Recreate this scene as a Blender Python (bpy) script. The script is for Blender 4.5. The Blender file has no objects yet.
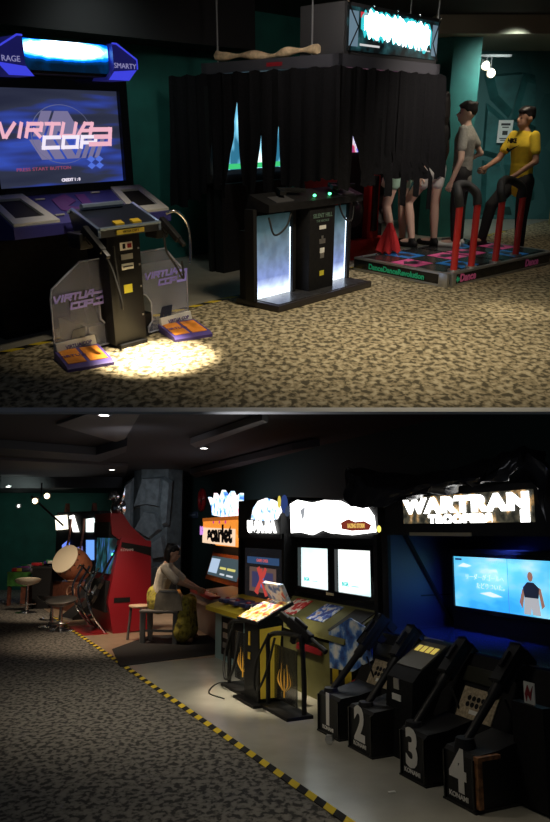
import bpy, bmesh, math, random
from math import sin, cos, pi, radians, atan, atan2, sqrt, hypot
from mathutils import Vector, Matrix, Euler
random.seed(7)
scene = bpy.context.scene
COL = scene.collection
FPX = 700.0
# ------------------------------------------------------------------ two halls, one camera
class Room:
    def __init__(s, p, h): s.p = p; s.h = h
    def d(s, px, py):
        x = (px-275)/FPX; y = (411-py)/FPX
        return Vector((x, cos(s.p)-y*sin(s.p), sin(s.p)+y*cos(s.p)))
    def F(s, px, py, z=0.0):
        d = s.d(px, py); t = (z-s.h)/d.z
        return Vector((d.x*t, d.y*t, z))
A = Room(-atan(289/FPX), 1.45)      # upper hall
B = Room(atan(119/FPX), 1.50)       # lower hall
CAM = Vector((0, 0, 1.5))
A.M = Matrix.Translation(CAM) @ Matrix.Rotation(B.p-A.p, 4, 'X') @ Matrix.Translation((0, 0, -A.h))
B.M = Matrix.Identity(4)

class Fr:
    """A standing place: floor point and turn. Front faces local -Y."""
    def __init__(s, R, o, deg):
        s.R = R; s.o = Vector((o[0], o[1], o[2] if len(o) > 2 else 0)); s.deg = deg
        s.L = Matrix.Translation(s.o) @ Matrix.Rotation(radians(deg), 4, 'Z'); s.Li = s.L.inverted()
        s.M = R.M @ s.L
    def __call__(s, px, py, x=None, y=None, z=None):
        c = s.Li @ Vector((0, 0, s.R.h)); d = s.Li.to_3x3() @ s.R.d(px, py)
        if x is not None: t = (x-c.x)/d.x
        elif y is not None: t = (y-c.y)/d.y
        else: t = (z-c.z)/d.z
        return c+d*t
    def sub(s, x, y, z=0, rot=0):
        return Fr(s.R, s.L @ Vector((x, y, z)), s.deg+rot)

# ------------------------------------------------------------------ materials
MATS = {}
def mat(name, col, rough=.55, metal=0., emit=None, es=1., noise=None, spec=.5, alpha=1., trans=0.):
    if name in MATS: return MATS[name]
    m = bpy.data.materials.new(name); m.use_nodes = True
    nt = m.node_tree; b = nt.nodes['Principled BSDF']
    c = (*col, 1)
    b.inputs['Base Color'].default_value = c; b.inputs['Roughness'].default_value = rough
    b.inputs['Metallic'].default_value = metal; b.inputs['Specular IOR Level'].default_value = spec
    b.inputs['Alpha'].default_value = alpha; b.inputs['Transmission Weight'].default_value = trans
    if emit is not None:
        b.inputs['Emission Color'].default_value = (*emit, 1); b.inputs['Emission Strength'].default_value = es
    if noise:
        sc, am = noise
        tc = nt.nodes.new('ShaderNodeTexCoord'); n = nt.nodes.new('ShaderNodeTexNoise')
        n.inputs['Scale'].default_value = sc; n.inputs['Detail'].default_value = 4
        nt.links.new(tc.outputs['Object'], n.inputs['Vector'])
        r = nt.nodes.new('ShaderNodeValToRGB')
        r.color_ramp.elements[0].position = .3; r.color_ramp.elements[1].position = .7
        r.color_ramp.elements[0].color = (*[v*(1-am) for v in col], 1)
        r.color_ramp.elements[1].color = (*[min(1, v*(1+am)) for v in col], 1)
        nt.links.new(n.outputs['Fac'], r.inputs['Fac']); nt.links.new(r.outputs['Color'], b.inputs['Base Color'])
    MATS[name] = m
    return m
def ramp_mat(name, kind, stops, scale=(1, 1, 1), emit=0., rough=.6, detail=2., dist=0., const=False, bump=0., loc=(0, 0, 0), metal=0.):
    """Object-space pattern (noise, voronoi or gradient along X) through a colour ramp."""
    if name in MATS: return MATS[name]
    m = bpy.data.materials.new(name); m.use_nodes = True; nt = m.node_tree; b = nt.nodes['Principled BSDF']
    tc = nt.nodes.new('ShaderNodeTexCoord'); mp = nt.nodes.new('ShaderNodeMapping')
    mp.inputs['Scale'].default_value = scale; mp.inputs['Location'].default_value = loc
    nt.links.new(tc.outputs['Object'], mp.inputs['Vector'])
    if kind == 'noise':
        t = nt.nodes.new('ShaderNodeTexNoise'); t.inputs['Scale'].default_value = 1; t.inputs['Detail'].default_value = detail
        t.inputs['Distortion'].default_value = dist; out = t.outputs['Fac']
    elif kind == 'voronoi':
        t = nt.nodes.new('ShaderNodeTexVoronoi'); t.inputs['Scale'].default_value = 1; out = t.outputs['Distance']
    elif kind == 'cells':
        t = nt.nodes.new('ShaderNodeTexVoronoi'); t.inputs['Scale'].default_value = 1; out = t.outputs['Color']
    elif kind == 'wave':
        t = nt.nodes.new('ShaderNodeTexWave'); t.inputs['Scale'].default_value = 1; t.wave_profile = 'SAW'; t.bands_direction = 'DIAGONAL'; out = t.outputs['Fac']
    else:
        t = nt.nodes.new('ShaderNodeTexGradient'); out = t.outputs['Fac']
    nt.links.new(mp.outputs['Vector'], t.inputs['Vector'])
    r = nt.nodes.new('ShaderNodeValToRGB'); cr = r.color_ramp
    if const: cr.interpolation = 'CONSTANT'
    while len(cr.elements) < len(stops): cr.elements.new(.5)
    for e, (p, c) in zip(cr.elements, stops): e.position = p; e.color = (*c, 1)
    nt.links.new(out, r.inputs['Fac']); nt.links.new(r.outputs['Color'], b.inputs['Base Color'])
    b.inputs['Roughness'].default_value = rough; b.inputs['Metallic'].default_value = metal
    if emit:
        nt.links.new(r.outputs['Color'], b.inputs['Emission Color']); b.inputs['Emission Strength'].default_value = emit
    if bump:
        bp = nt.nodes.new('ShaderNodeBump'); bp.inputs['Strength'].default_value = bump; bp.inputs['Distance'].default_value = .01
        nt.links.new(out, bp.inputs['Height']); nt.links.new(bp.outputs['Normal'], b.inputs['Normal'])
    MATS[name] = m
    return m
def glow(name, col, s): return mat(name, (.02, .02, .02), .6, emit=col, es=s)

BLK = mat('black_laminate', (.010, .010, .011), .6, noise=(30, .3), spec=.25)
GLS = mat('gloss_black', (.008, .008, .009), .18)
MTB = mat('black_powder_coat', (.012, .012, .013), .45, spec=.35)
RUB = mat('black_rubber', (.012, .012, .012), .7)
CHR = mat('chrome', (.75, .76, .78), .18, 1.)
SIL = mat('brushed_silver', (.5, .5, .5), .35, .8)
WHT = mat('white_plastic', (.7, .7, .68), .5)
PAP = mat('white_paper', (.8, .8, .76), .8)
CLO = mat('black_curtain_cloth', (.0075, .0075, .009), .95, noise=(60, .4), spec=.1)
TEAL = mat('teal_paint', (.012, .115, .098), .7, noise=(3, .25))
RED = mat('red_paint', (.30, .012, .022), .4)
SKN = mat('skin', (.58, .33, .22), .6)
HAIR = mat('black_hair', (.01, .008, .008), .5)
YEL = mat('yellow_plastic', (.75, .5, .03), .5)

# ------------------------------------------------------------------ mesh builder
class MB:
    def __init__(s): s.bm = bmesh.new()
    def _v(s, *ps): return [s.bm.verts.new(p) for p in ps]
    def box(s, x0, x1, y0, y1, z0, z1, bev=0., M=None):
        g = bmesh.ops.create_cube(s.bm, size=1.)
        vs = g['verts']
        c = Vector(((x0+x1)/2, (y0+y1)/2, (z0+z1)/2)); sz = (abs(x1-x0), abs(y1-y0), abs(z1-z0))
        for v in vs: v.co = Vector((v.co.x*sz[0], v.co.y*sz[1], v.co.z*sz[2]))+c
        if M is not None:
            for v in vs: v.co = M @ v.co
        if bev:
            es = list({e for v in vs for e in v.link_edges})
            bmesh.ops.bevel(s.bm, geom=es, offset=bev, segments=2, affect='EDGES', profile=.5)
        return s
    def prism(s, pts, ax, a, b, M=None):
        """polygon swept along an axis: ax 'x' -> pts are (y,z); 'y' -> (x,z); 'z' -> (x,y)"""
        def P(p, t): return {'x': (t, p[0], p[1]), 'y': (p[0], t, p[1]), 'z': (p[0], p[1], t)}[ax]
        v0 = s._v(*[P(p, a) for p in pts]); v1 = s._v(*[P(p, b) for p in pts])
        n = len(pts)
        s.bm.faces.new(v0); s.bm.faces.new(v1[::-1])
        for i in range(n): s.bm.faces.new((v0[i], v0[(i+1) % n], v1[(i+1) % n], v1[i]))
        if M is not None:
            for v in v0+v1: v.co = M @ v.co
        return s
    def ring(s, outer, inner, ax, a, b):
        """frame: outer and inner polygons with the same number of points"""
        n = len(outer)
        for i in range(n):
            j = (i+1) % n
            s.prism([outer[i], outer[j], inner[j], inner[i]], ax, a, b)
        return s
    def tube(s, pts, r, n=8, cap=True, flat=1.):
        pts = [Vector(p) for p in pts]
        rs = r if isinstance(r, (list, tuple)) else [r]*len(pts)
        up = None; rings = []
        for i, p in enumerate(pts):
            t = (pts[min(i+1, len(pts)-1)]-pts[max(i-1, 0)])
            if t.length < 1e-9: t = Vector((0, 0, 1))
            t.normalize()
            if up is None:
                up = t.orthogonal().normalized()
            up = (up-t*up.dot(t))
            up = up.normalized() if up.length > 1e-6 else t.orthogonal().normalized()
            w = t.cross(up)
            rings.append([s.bm.verts.new(p+(up*cos(2*pi*k/n)+w*sin(2*pi*k/n)*flat)*rs[i]) for k in range(n)])
        for a, b in zip(rings, rings[1:]):
            for k in range(n): s.bm.faces.new((a[k], a[(k+1) % n], b[(k+1) % n], b[k]))
        if cap:
            s.bm.faces.new(rings[0][::-1]); s.bm.faces.new(rings[-1])
        return s
    def cyl(s, p0, p1, r0, r1=None, n=20): return s.tube([p0, p1], [r0, r0 if r1 is None else r1], n)
    def lathe(s, prof, M=None, n=28):
        M = M or Matrix.Identity(4); rings = []
        for r, z in prof:
            rings.append([s.bm.verts.new(M @ Vector((r*cos(2*pi*k/n), r*sin(2*pi*k/n), z))) for k in range(n)])
        for a, b in zip(rings, rings[1:]):
            for k in range(n): s.bm.faces.new((a[k], a[(k+1) % n], b[(k+1) % n], b[k]))
        s.bm.faces.new(rings[0][::-1]); s.bm.faces.new(rings[-1])
        return s
    def ell(s, c, r, M=None, u=16, v=10):
        g = bmesh.ops.create_uvsphere(s.bm, u_segments=u, v_segments=v, radius=1.)
        for w in g['verts']:
            p = Vector((w.co.x*r[0], w.co.y*r[1], w.co.z*r[2]))
            if M is not None: p = M @ p
            w.co = p+Vector(c)
        return s
    def grid(s, fn, nu, nv, thick=0.):
        V = [[s.bm.verts.new(fn(i/nu, j/nv)) for j in range(nv+1)] for i in range(nu+1)]
        fs = [s.bm.faces.new((V[i][j], V[i+1][j], V[i+1][j+1], V[i][j+1])) for i in range(nu) for j in range(nv)]
        if thick:
            s.bm.normal_update()
            r = bmesh.ops.solidify(s.bm, geom=fs, thickness=thick)
        return s
    def mesh(s, name, m, smooth=None):
        bmesh.ops.recalc_face_normals(s.bm, faces=s.bm.faces)
        me = bpy.data.meshes.new(name)
        s.bm.to_mesh(me); s.bm.free()
        if m: me.materials.append(m)
        if smooth:
            for p in me.polygons: p.use_smooth = True
            try: me.set_sharp_from_angle(angle=radians(smooth if smooth > 1 else 40))
            except Exception: pass
        return me
    def build(s, name, m, parent=None, smooth=40, label=None):
        o = bpy.data.objects.new(name, s.mesh(name, m, smooth)); COL.objects.link(o)
        if parent is not None: o.parent = parent
        if label: o['label'] = label
        return o
def tag(o, label, cat, group=None):
    o['label'] = label; o['category'] = cat
    if group: o['group'] = group
    return o
def thing(name, label, cat, fr, group=None):
    o = bpy.data.objects.new(name, None); COL.objects.link(o)
    o.empty_display_size = .1; o.matrix_world = fr.M
    return tag(o, label, cat, group)
def solo(name, mb, m, fr, label, cat, group=None, smooth=40):
    o = mb.build(name, m, None, smooth); o.matrix_world = fr.M
    return tag(o, label, cat, group)
def struct(name, mb, m, fr, smooth=None):
    o = mb.build(name, m, None, smooth); o.matrix_world = fr.M; o['kind'] = 'structure'
    return o
def text(body, size, M, m, parent, name='lettering', ext=.001, bold=0., xs=1., align='CENTER', label=None, space=1.):
    cu = bpy.data.curves.new('t', 'FONT'); cu.body = body; cu.size = size; cu.extrude = ext; cu.offset = bold
    cu.align_x = align; cu.align_y = 'CENTER'; cu.resolution_u = 3; cu.space_character = space
    ob = bpy.data.objects.new('t', cu); COL.objects.link(ob)
    dg = bpy.context.evaluated_depsgraph_get(); me = bpy.data.meshes.new_from_object(ob.evaluated_get(dg))
    bpy.data.objects.remove(ob)
    me.transform(M @ Matrix.Diagonal((xs, 1, 1, 1))); me.materials.clear(); me.materials.append(m)
    o = bpy.data.objects.new(name, me); COL.objects.link(o)
    if parent is not None: o.parent = parent
    if label: o['label'] = label
    return o
def face_front(x, y, z, shear=0.):          # text plane facing local -Y
    M = Matrix.Translation((x, y, z)) @ Matrix.Rotation(pi/2, 4, 'X')
    if shear:
        S = Matrix.Identity(4); S[0][1] = shear; M = M @ S
    return M
def face_right(x, y, z): return Matrix.Translation((x, y, z)) @ Matrix.Rotation(pi/2, 4, 'Z') @ Matrix.Rotation(pi/2, 4, 'X')
def face_left(x, y, z): return Matrix.Translation((x, y, z)) @ Matrix.Rotation(-pi/2, 4, 'Z') @ Matrix.Rotation(pi/2, 4, 'X')
def basis(o, ex, ey):
    ex = Vector(ex).normalized(); ez = ex.cross(Vector(ey)).normalized(); ey = ez.cross(ex)
    M = Matrix.Identity(4)
    for i in range(3): M[i][0] = ex[i]; M[i][1] = ey[i]; M[i][2] = ez[i]; M[i][3] = o[i]
    return M
def xz(fr, y, *pts): return [((q := fr(px, py, y=y)).x, q.z) for px, py in pts]
def yz(fr, x, *pts): return [((q := fr(px, py, x=x)).y, q.z) for px, py in pts]
def spline(pts, n=8):
    P = [Vector(p) for p in pts]; P = [P[0]*2-P[1]]+P+[P[-1]*2-P[-2]]; out = []
    for i in range(1, len(P)-2):
        for k in range(n):
            t = k/n; a, b, c, d = P[i-1:i+3]
            out.append(.5*((2*b)+(c-a)*t+(2*a-5*b+4*c-d)*t*t+(3*b-a-3*c+d)*t**3))
    return out+[P[-2]]
def cloned(o, fr, label, group=None):
    c = o.copy(); COL.objects.link(c); c.matrix_world = fr.M; c['label'] = label
    if group: c['group'] = group
    for ch in list(o.children):
        d = ch.copy(); COL.objects.link(d); d.parent = c
        for g in list(ch.children):
            e = g.copy(); COL.objects.link(e); e.parent = d
    return c
def spot(R, loc, aim, power, col, deg, blend=.5, size=.05, name='ceiling_or_fill_spot'):  # default name serves the hall's ceiling spots and the added fill lamps
    l = bpy.data.lights.new(name, 'SPOT'); l.energy = power; l.color = col; l.spot_size = radians(deg); l.spot_blend = blend
    l.shadow_soft_size = size
    o = bpy.data.objects.new(name, l); COL.objects.link(o)
    d = (R.M.to_3x3() @ (Vector(aim)-Vector(loc))).normalized()
    o.matrix_world = Matrix.Translation(R.M @ Vector(loc)) @ d.to_track_quat('-Z', 'Y').to_matrix().to_4x4()
    return o
def area(R, loc, aim, power, col, sx, sy, name='ceiling_panel_light'):
    l = bpy.data.lights.new(name, 'AREA'); l.energy = power; l.color = col; l.shape = 'RECTANGLE'; l.size = sx; l.size_y = sy
    o = bpy.data.objects.new(name, l); COL.objects.link(o)
    d = (R.M.to_3x3() @ (Vector(aim)-Vector(loc))).normalized()
    o.matrix_world = Matrix.Translation(R.M @ Vector(loc)) @ d.to_track_quat('-Z', 'Y').to_matrix().to_4x4()
    return o

GLY = {'V': [[(0, 1), (.42, 0), (.58, 0), (1, 1)]], 'I': [[(.5, 0), (.5, 1)]], 'R': [[(0, 0), (0, 1), (1, 1), (1, .5), (0, .5)], [(.5, .5), (1, 0)]], 'T': [[(0, 1), (1, 1)], [(.5, 1), (.5, 0)]],
       'U': [[(0, 1), (0, 0), (1, 0), (1, 1)]], 'A': [[(0, 0), (.4, 1), (1, 1), (1, 0)], [(.25, .42), (1, .42)]], 'C': [[(1, 1), (0, 1), (0, 0), (1, 0)]], 'O': [[(0, 0), (0, 1), (1, 1), (1, 0), (0, 0)]],
       'P': [[(0, 0), (0, 1), (1, 1), (1, .42), (0, .42)]], '3': [[(0, 1), (1, 1), (1, 0), (0, 0)], [(.25, .5), (1, .5)]], ' ': []}
def blocktext(mb, body, x, z, w, h, gap, t, slant, y0, y1):
    """wide stroke letters, left edge x, foot z, laid on a plane facing -Y"""
    for ch in body:
        cw = w*.35 if ch == 'I' else w
        for line in GLY[ch]:
            for (a0, b0), (a1, b1) in zip(line, line[1:]):
                P0 = Vector((x+a0*cw+slant*b0*h, z+b0*h)); P1 = Vector((x+a1*cw+slant*b1*h, z+b1*h))
                d = (P1-P0).normalized()*t/2; n = Vector((-d.y, d.x))
                q = [P0-d-n, P1+d-n, P1+d+n, P0-d+n]
                mb.prism([tuple(v) for v in q], 'y', y0, y1)
        x += cw+gap
    return mb
def halo_mat(name, stops, loc, scale, emit, wob=.25, nscale=14.):
    """a backlit panel: light falls off from its middle"""
    m = bpy.data.materials.new(name); m.use_nodes = True; nt = m.node_tree; b = nt.nodes['Principled BSDF']
    tc = nt.nodes.new('ShaderNodeTexCoord'); mp = nt.nodes.new('ShaderNodeMapping'); mp.vector_type = 'TEXTURE'
    mp.inputs['Location'].default_value = loc; mp.inputs['Scale'].default_value = scale
    nt.links.new(tc.outputs['Object'], mp.inputs['Vector'])
    g = nt.nodes.new('ShaderNodeTexGradient'); g.gradient_type = 'SPHERICAL'; nt.links.new(mp.outputs['Vector'], g.inputs['Vector'])
    n = nt.nodes.new('ShaderNodeTexNoise'); n.inputs['Scale'].default_value = nscale; n.inputs['Detail'].default_value = 4; nt.links.new(tc.outputs['Object'], n.inputs['Vector'])
    ma = nt.nodes.new('ShaderNodeMath'); ma.operation = 'MULTIPLY_ADD'; ma.inputs[1].default_value = wob; ma.inputs[2].default_value = -wob*.5; nt.links.new(n.outputs['Fac'], ma.inputs[0])
    ad = nt.nodes.new('ShaderNodeMath'); ad.operation = 'ADD'; nt.links.new(g.outputs['Fac'], ad.inputs[0]); nt.links.new(ma.outputs[0], ad.inputs[1])
    r = nt.nodes.new('ShaderNodeValToRGB'); cr = r.color_ramp
    while len(cr.elements) < len(stops): cr.elements.new(.5)
    for e, (p, c) in zip(cr.elements, stops): e.position = p; e.color = (*c, 1)
    nt.links.new(ad.outputs[0], r.inputs['Fac']); nt.links.new(r.outputs['Color'], b.inputs['Emission Color']); b.inputs['Emission Strength'].default_value = emit
    b.inputs['Base Color'].default_value = (.02, .02, .025, 1); b.inputs['Roughness'].default_value = .4
    return m

# ------------------------------------------------------------------ people
def remeshed(mb, name, m, parent, voxel, smooth=4, extra=None):
    o = mb.build('tmp', m, None, 60)
    r = o.modifiers.new('r', 'REMESH'); r.mode = 'VOXEL'; r.voxel_size = voxel
    sm = o.modifiers.new('s', 'SMOOTH'); sm.iterations = smooth; sm.factor = .5
    dg = bpy.context.evaluated_depsgraph_get(); me = bpy.data.meshes.new_from_object(o.evaluated_get(dg))
    bpy.data.objects.remove(o)
    if extra is not None:
        bm = bmesh.new(); bm.from_mesh(me); e = extra.mesh('e', None); bm.from_mesh(e); bm.to_mesh(me); bm.free()
    me.materials.clear(); me.materials.append(m)
    for p in me.polygons: p.use_smooth = True
    q = bpy.data.objects.new(name, me); COL.objects.link(q); q.parent = parent
    return q
def limb(mb, pts, rs):
    P = [Vector(p) for p in pts]
    mb.tube(P, rs, 12)
    for p, r in zip(P, rs): mb.ell(p, (r, r, r), u=12, v=8)
def trunk(mb, pts, rxs, rys, yaw=0.):
    P = [Vector(p) for p in pts]; n = 6; R = Matrix.Rotation(yaw, 3, 'Z')
    for i in range(len(P)-1):
        for k in range(n+1):
            t = k/n; rx = rxs[i]*(1-t)+rxs[i+1]*t; ry = rys[i]*(1-t)+rys[i+1]*t
            mb.ell(P[i].lerp(P[i+1], t), (rx, ry, max(.05, min(rx, ry))), M=R, u=14, v=8)
def person(fr, label, J, tops, bottoms, shoes, k=1., hair=None, hair_len=0., yaw=0., skin=None, bare_arms=True, sleeve=.5, legs_to=.95, extra_cb=None, chest_w=.15, head_pitch=0.):
    """J: joint positions; k: size of the body against a 1.65 m adult"""
    root = thing('person', label, 'person', fr)
    sk = skin or SKN
    V = {a: Vector(b) for a, b in J.items() if not isinstance(b, float)}
    mb = MB()
    cw = chest_w
    trunk(mb, [V['pel'], (V['pel']+V['chest'])/2, V['chest'], V['neck']], [.135*k, .115*k, cw*k, .075*k], [.1*k, .085*k, .1*k, .06*k], yaw)
    HM = Matrix.Translation(V['head']) @ Matrix.Rotation(J.get('hyaw', yaw), 4, 'Z') @ Matrix.Rotation(head_pitch, 4, 'X')
    H3 = HM.to_3x3()
    limb(mb, [V['neck'], V['neck'].lerp(V['head'], .6)], [.055*k, .05*k])
    mb.ell(V['head']+H3 @ Vector((0, .012, .025))*k, (.075*k, .093*k, .09*k), H3)
    mb.ell(V['head']+H3 @ Vector((0, -.03, -.04))*k, (.056*k, .06*k, .075*k), H3)
    mb.ell(V['head']+H3 @ Vector((0, -.1, -.015))*k, (.013*k, .02*k, .024*k), H3)      # nose
    mb.ell(V['head']+H3 @ Vector((0, -.088, -.062))*k, (.024*k, .012*k, .01*k), H3)    # lips
    for sx in (-1, 1): mb.ell(V['head']+H3 @ Vector((sx*.077, .015, -.005))*k, (.012*k, .024*k, .034*k), H3)
    fing = MB()
    for S in 'LR':
        limb(mb, [V['sh'+S], V['el'+S], V['wr'+S]], [.05*k, .038*k, .027*k])
        limb(mb, [V['hip'+S], V['kn'+S], V['kn'+S].lerp(V['an'+S], .35), V['an'+S]], [.082*k, .055*k, .054*k, .036*k])
        toe = V['toe'+S]
        limb(mb, [V['an'+S]-Vector((0, 0, .02)), V['an'+S].lerp(toe, .6), toe], [.036*k, .034*k, .028*k])
        d = (V['wr'+S]-V['el'+S]).normalized(); hd = Vector(J.get('hd'+S, d)).normalized()
        sd = hd.cross(Vector(J.get('palm'+S, (1, 0, 0)))).normalized(); pn = hd.cross(sd).normalized()
        pc = V['wr'+S]+hd*.045*k
        mb.ell(pc, (.04*k, .017*k, .048*k), Matrix((sd, pn, hd)).transposed())
        for q, ln in enumerate((.06, .072, .067, .05)):
            b0 = V['wr'+S]+hd*.075*k+sd*(q-1.5)*.019*k
            b1 = b0+(hd*.8+pn*.35).normalized()*ln*.55*k; b2 = b1+(hd*.25+pn*.9).normalized()*ln*.5*k
            fing.tube([b0, b1, b2], [.0095*k, .0088*k, .0065*k], 7)
        t0 = V['wr'+S]+hd*.025*k-sd*.028*k; t1 = t0+(hd*.55-sd*.7+pn*.2).normalized()*.035*k
        fing.tube([t0, t1, t1+(hd*.8+pn*.5).normalized()*.03*k], [.012*k, .0105*k, .008*k], 7)
    remeshed(mb, 'body', sk, root, .011, 3, fing)
    for sx in (-1, 1):
        MB().ell(V['head']+H3 @ Vector((sx*.031, -.082, .008))*k, (.011*k, .006*k, .008*k), H3).build('eye', HAIR, root)
        MB().ell(V['head']+H3 @ Vector((sx*.031, -.086, .03))*k, (.017*k, .006*k, .005*k), H3).build('eyebrow', HAIR, root)
    hb = MB()
    hb.ell(V['head']+H3 @ Vector((0, .028, .045))*k, (.086*k, .095*k, .085*k), H3)
    hb.ell(V['head']+H3 @ Vector((0, -.052, .082))*k, (.062*k, .042*k, .03*k), H3); hb.ell(V['head']+H3 @ Vector((0, .01, .085))*k, (.08*k, .085*k, .055*k), H3)
    for q in range(14):
        a = q*2.4; hb.ell(V['head']+H3 @ Vector((.06*cos(a), .03+.065*sin(a), .085+.01*(q % 3)))*k, (.028*k, .03*k, .026*k), H3, 8, 6)
    if hair_len:
        for q in range(9):
            a = (q-4)*.33
            p0 = V['head']+H3 @ Vector((.075*sin(a), .035+.06*cos(a), .03))*k
            limb(hb, [p0, p0+Vector((0, 0, -hair_len*.6))+H3 @ Vector((0, .012, 0)), p0+Vector((0, 0, -hair_len))], [.03*k, .028*k, .012*k])
    remeshed(hb, 'hair', hair or HAIR, root, .012, 2)
    tm, tlen = tops
    tb = MB()
    w0 = V['pel'].lerp(V['chest'], tlen)
    trunk(tb, [w0, V['pel'].lerp(V['chest'], .55), V['chest'], V['neck']-Vector((0, 0, .025*k))], [.15*k, .145*k, (cw+.022)*k, .085*k], [.12*k, .113*k, .122*k, .07*k], yaw)
    for S in 'LR':
        e = V['sh'+S].lerp(V['el'+S], min(1, sleeve)) if sleeve <= 1 else V['el'+S]
        limb(tb, [V['sh'+S]+Vector((0, 0, .005)), e], [.056*k, .058*k])
        if sleeve > 1: limb(tb, [V['el'+S], V['el'+S].lerp(V['wr'+S], sleeve-1)], [.06*k, .05*k])
    remeshed(tb, 'shirt', tm, root, .012, 3)
    if bottoms:
        bmt, cover = bottoms
        bb = MB()
        trunk(bb, [V['pel']+Vector((0, 0, .06*k)), V['pel']-Vector((0, 0, .03*k))], [.142*k, .15*k], [.11*k, .118*k], yaw)
        for S in 'LR':
            if cover <= 1: limb(bb, [V['hip'+S], V['hip'+S].lerp(V['kn'+S], cover)], [.098*k, (.098-.02*cover)*k])
            else: limb(bb, [V['hip'+S], V['kn'+S], V['kn'+S].lerp(V['an'+S], cover-1)], [.098*k, .073*k, .056*k])
        remeshed(bb, 'shorts' if cover <= 1 else 'trousers', bmt, root, .012, 3)
    if shoes:
        for S in 'LR':
            sb = MB(); a = V['an'+S]; toe = V['toe'+S]
            g = Vector((toe.x-a.x, toe.y-a.y, 0)).normalized()
            heel = Vector((a.x, a.y, toe.z))-g*.035*k
            limb(sb, [heel, heel.lerp(toe, .55), toe], [.042*k, .04*k, .036*k]); limb(sb, [Vector((a.x, a.y, toe.z+.015)), a+Vector((0, 0, -.01))], [.045*k, .044*k])
            remeshed(sb, 'shoe', shoes, root, .01, 2)
    return root
# ================================================================== UPPER HALL
A0 = Fr(A, (0, 0), 0)
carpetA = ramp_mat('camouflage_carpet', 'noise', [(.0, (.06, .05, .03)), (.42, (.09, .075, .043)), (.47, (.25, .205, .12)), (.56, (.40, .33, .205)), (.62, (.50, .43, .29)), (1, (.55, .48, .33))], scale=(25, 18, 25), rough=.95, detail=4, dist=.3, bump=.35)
VF = Fr(A, (-1.05, 4.83), 48)
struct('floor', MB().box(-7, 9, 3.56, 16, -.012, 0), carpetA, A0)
struct('trim_1', MB().box(-7, 9, 3.50, 3.56, -.014, .001), WHT, A0)
struct('floor', MB().box(-7, 9, 3.95, 16, -.12, -.012), BLK, A0)
vinA = mat('grey_vinyl', (.33, .31, .26), .35, noise=(6, .12))
struct('floor', MB().box(-2.5, 9.5, .44, 2.3, .0, .004), vinA, VF)
hz = ramp_mat('hazard_stripes', 'wave', [(0, (.01, .01, .01)), (.5, (.75, .55, .03))], scale=(3.0, 3.0, 0), rough=.5, const=True)
solo('floor_tape', MB().box(-2.5, 7, .385, .44, .0, .003), hz, VF, 'yellow and black tape along the carpet edge in front of the dance cabinet', 'tape')
struct('wall_left', MB().box(-4, 9.5, 2.25, 2.4, 0, 2.75), TEAL, VF)
struct('wall_back', MB().box(1.8, 5.9, 11.6, 11.8, 0, 2.75), ramp_mat('faceted_rock_panels', 'cells', [(0, (.02, .10, .10)), (1, (.06, .17, .17))], scale=(1.7, 1.7, 1.7), rough=.7), A0)
struct('wall_right', MB().box(4.45, 4.6, 8.0, 12.6, 0, 2.75), mat('dark_wall', (.02, .022, .02), .8), A0)
# rock facets standing proud of the back wall
fm = mat('rock_facet', (.03, .135, .135), .6, noise=(5, .3))
def facet(pts, d, top):
    mb = MB(); n = len(pts); cx = sum(p[0] for p in pts)/n; cz = sum(p[1] for p in pts)/n
    v = [mb.bm.verts.new((p[0], 11.6, p[1])) for p in pts]; f = [mb.bm.verts.new((p[0]*.75+cx*.25+top[0], 11.6-d, p[1]*.75+cz*.25+top[1])) for p in pts]
    mb.bm.faces.new(f)
    for i in range(n): mb.bm.faces.new((v[i], v[(i+1) % n], f[(i+1) % n], f[i]))
    return mb
wb = Fr(A, (0, 0), 0)
def bk(px, py, y=11.6): p = A0(px, py, y=y); return (p.x, p.z)
k = 0
for poly, d, top in (([bk(484, 75), bk(522, 72), bk(508, 118), bk(490, 100)], .12, (.05, .03)), ([bk(486, 102), bk(507, 120), bk(500, 160), bk(482, 155)], .1, (-.03, 0)),
                     ([bk(524, 72), bk(535, 75), bk(534, 130), bk(511, 120)], .1, (.02, -.05)), ([bk(482, 160), bk(500, 163), bk(512, 215), bk(480, 215)], .12, (0, .04)), ([bk(512, 124), bk(534, 134), bk(534, 200), bk(514, 205), bk(503, 165)], .09, (.03, .02))):
    o = facet(poly, d, top).build('wall_panel', fm, None, 0); o.matrix_world = A0.M; o['kind'] = 'structure'
struct('ceiling', MB().box(-7, 9, 5.2, 16, 2.62, 2.72), mat('dark_ceiling', (.02, .017, .018), .9), A0)
struct('ceiling', MB().box(1.9, 4.5, 9.4, 11.7, 2.42, 2.62), mat('beige_soffit', (.3, .27, .2), .8), A0)
pil = Fr(A, A.F(441, 236), 8)
struct('wall_pillar', MB().prism([(-.30, .1), (-.10, -.12), (.27, -.12), (.27, .4), (-.30, .4)], 'z', 0, 2.42), TEAL, pil)
# right-hand door post and ochre door edge
struct('door_1', MB().box(4.2, 4.42, 10.9, 11.05, 0, 2.2), mat('ochre_door_edge', (.35, .3, .15), .6), A0)

bz_ = VF(70, 31, y=1.75).z
struct('wall_bulkhead', MB().box(-4, 3.2, 1.75, 2.25, bz_, 2.62), mat('dark_bulkhead', (.009, .008, .009), .95), VF)
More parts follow.
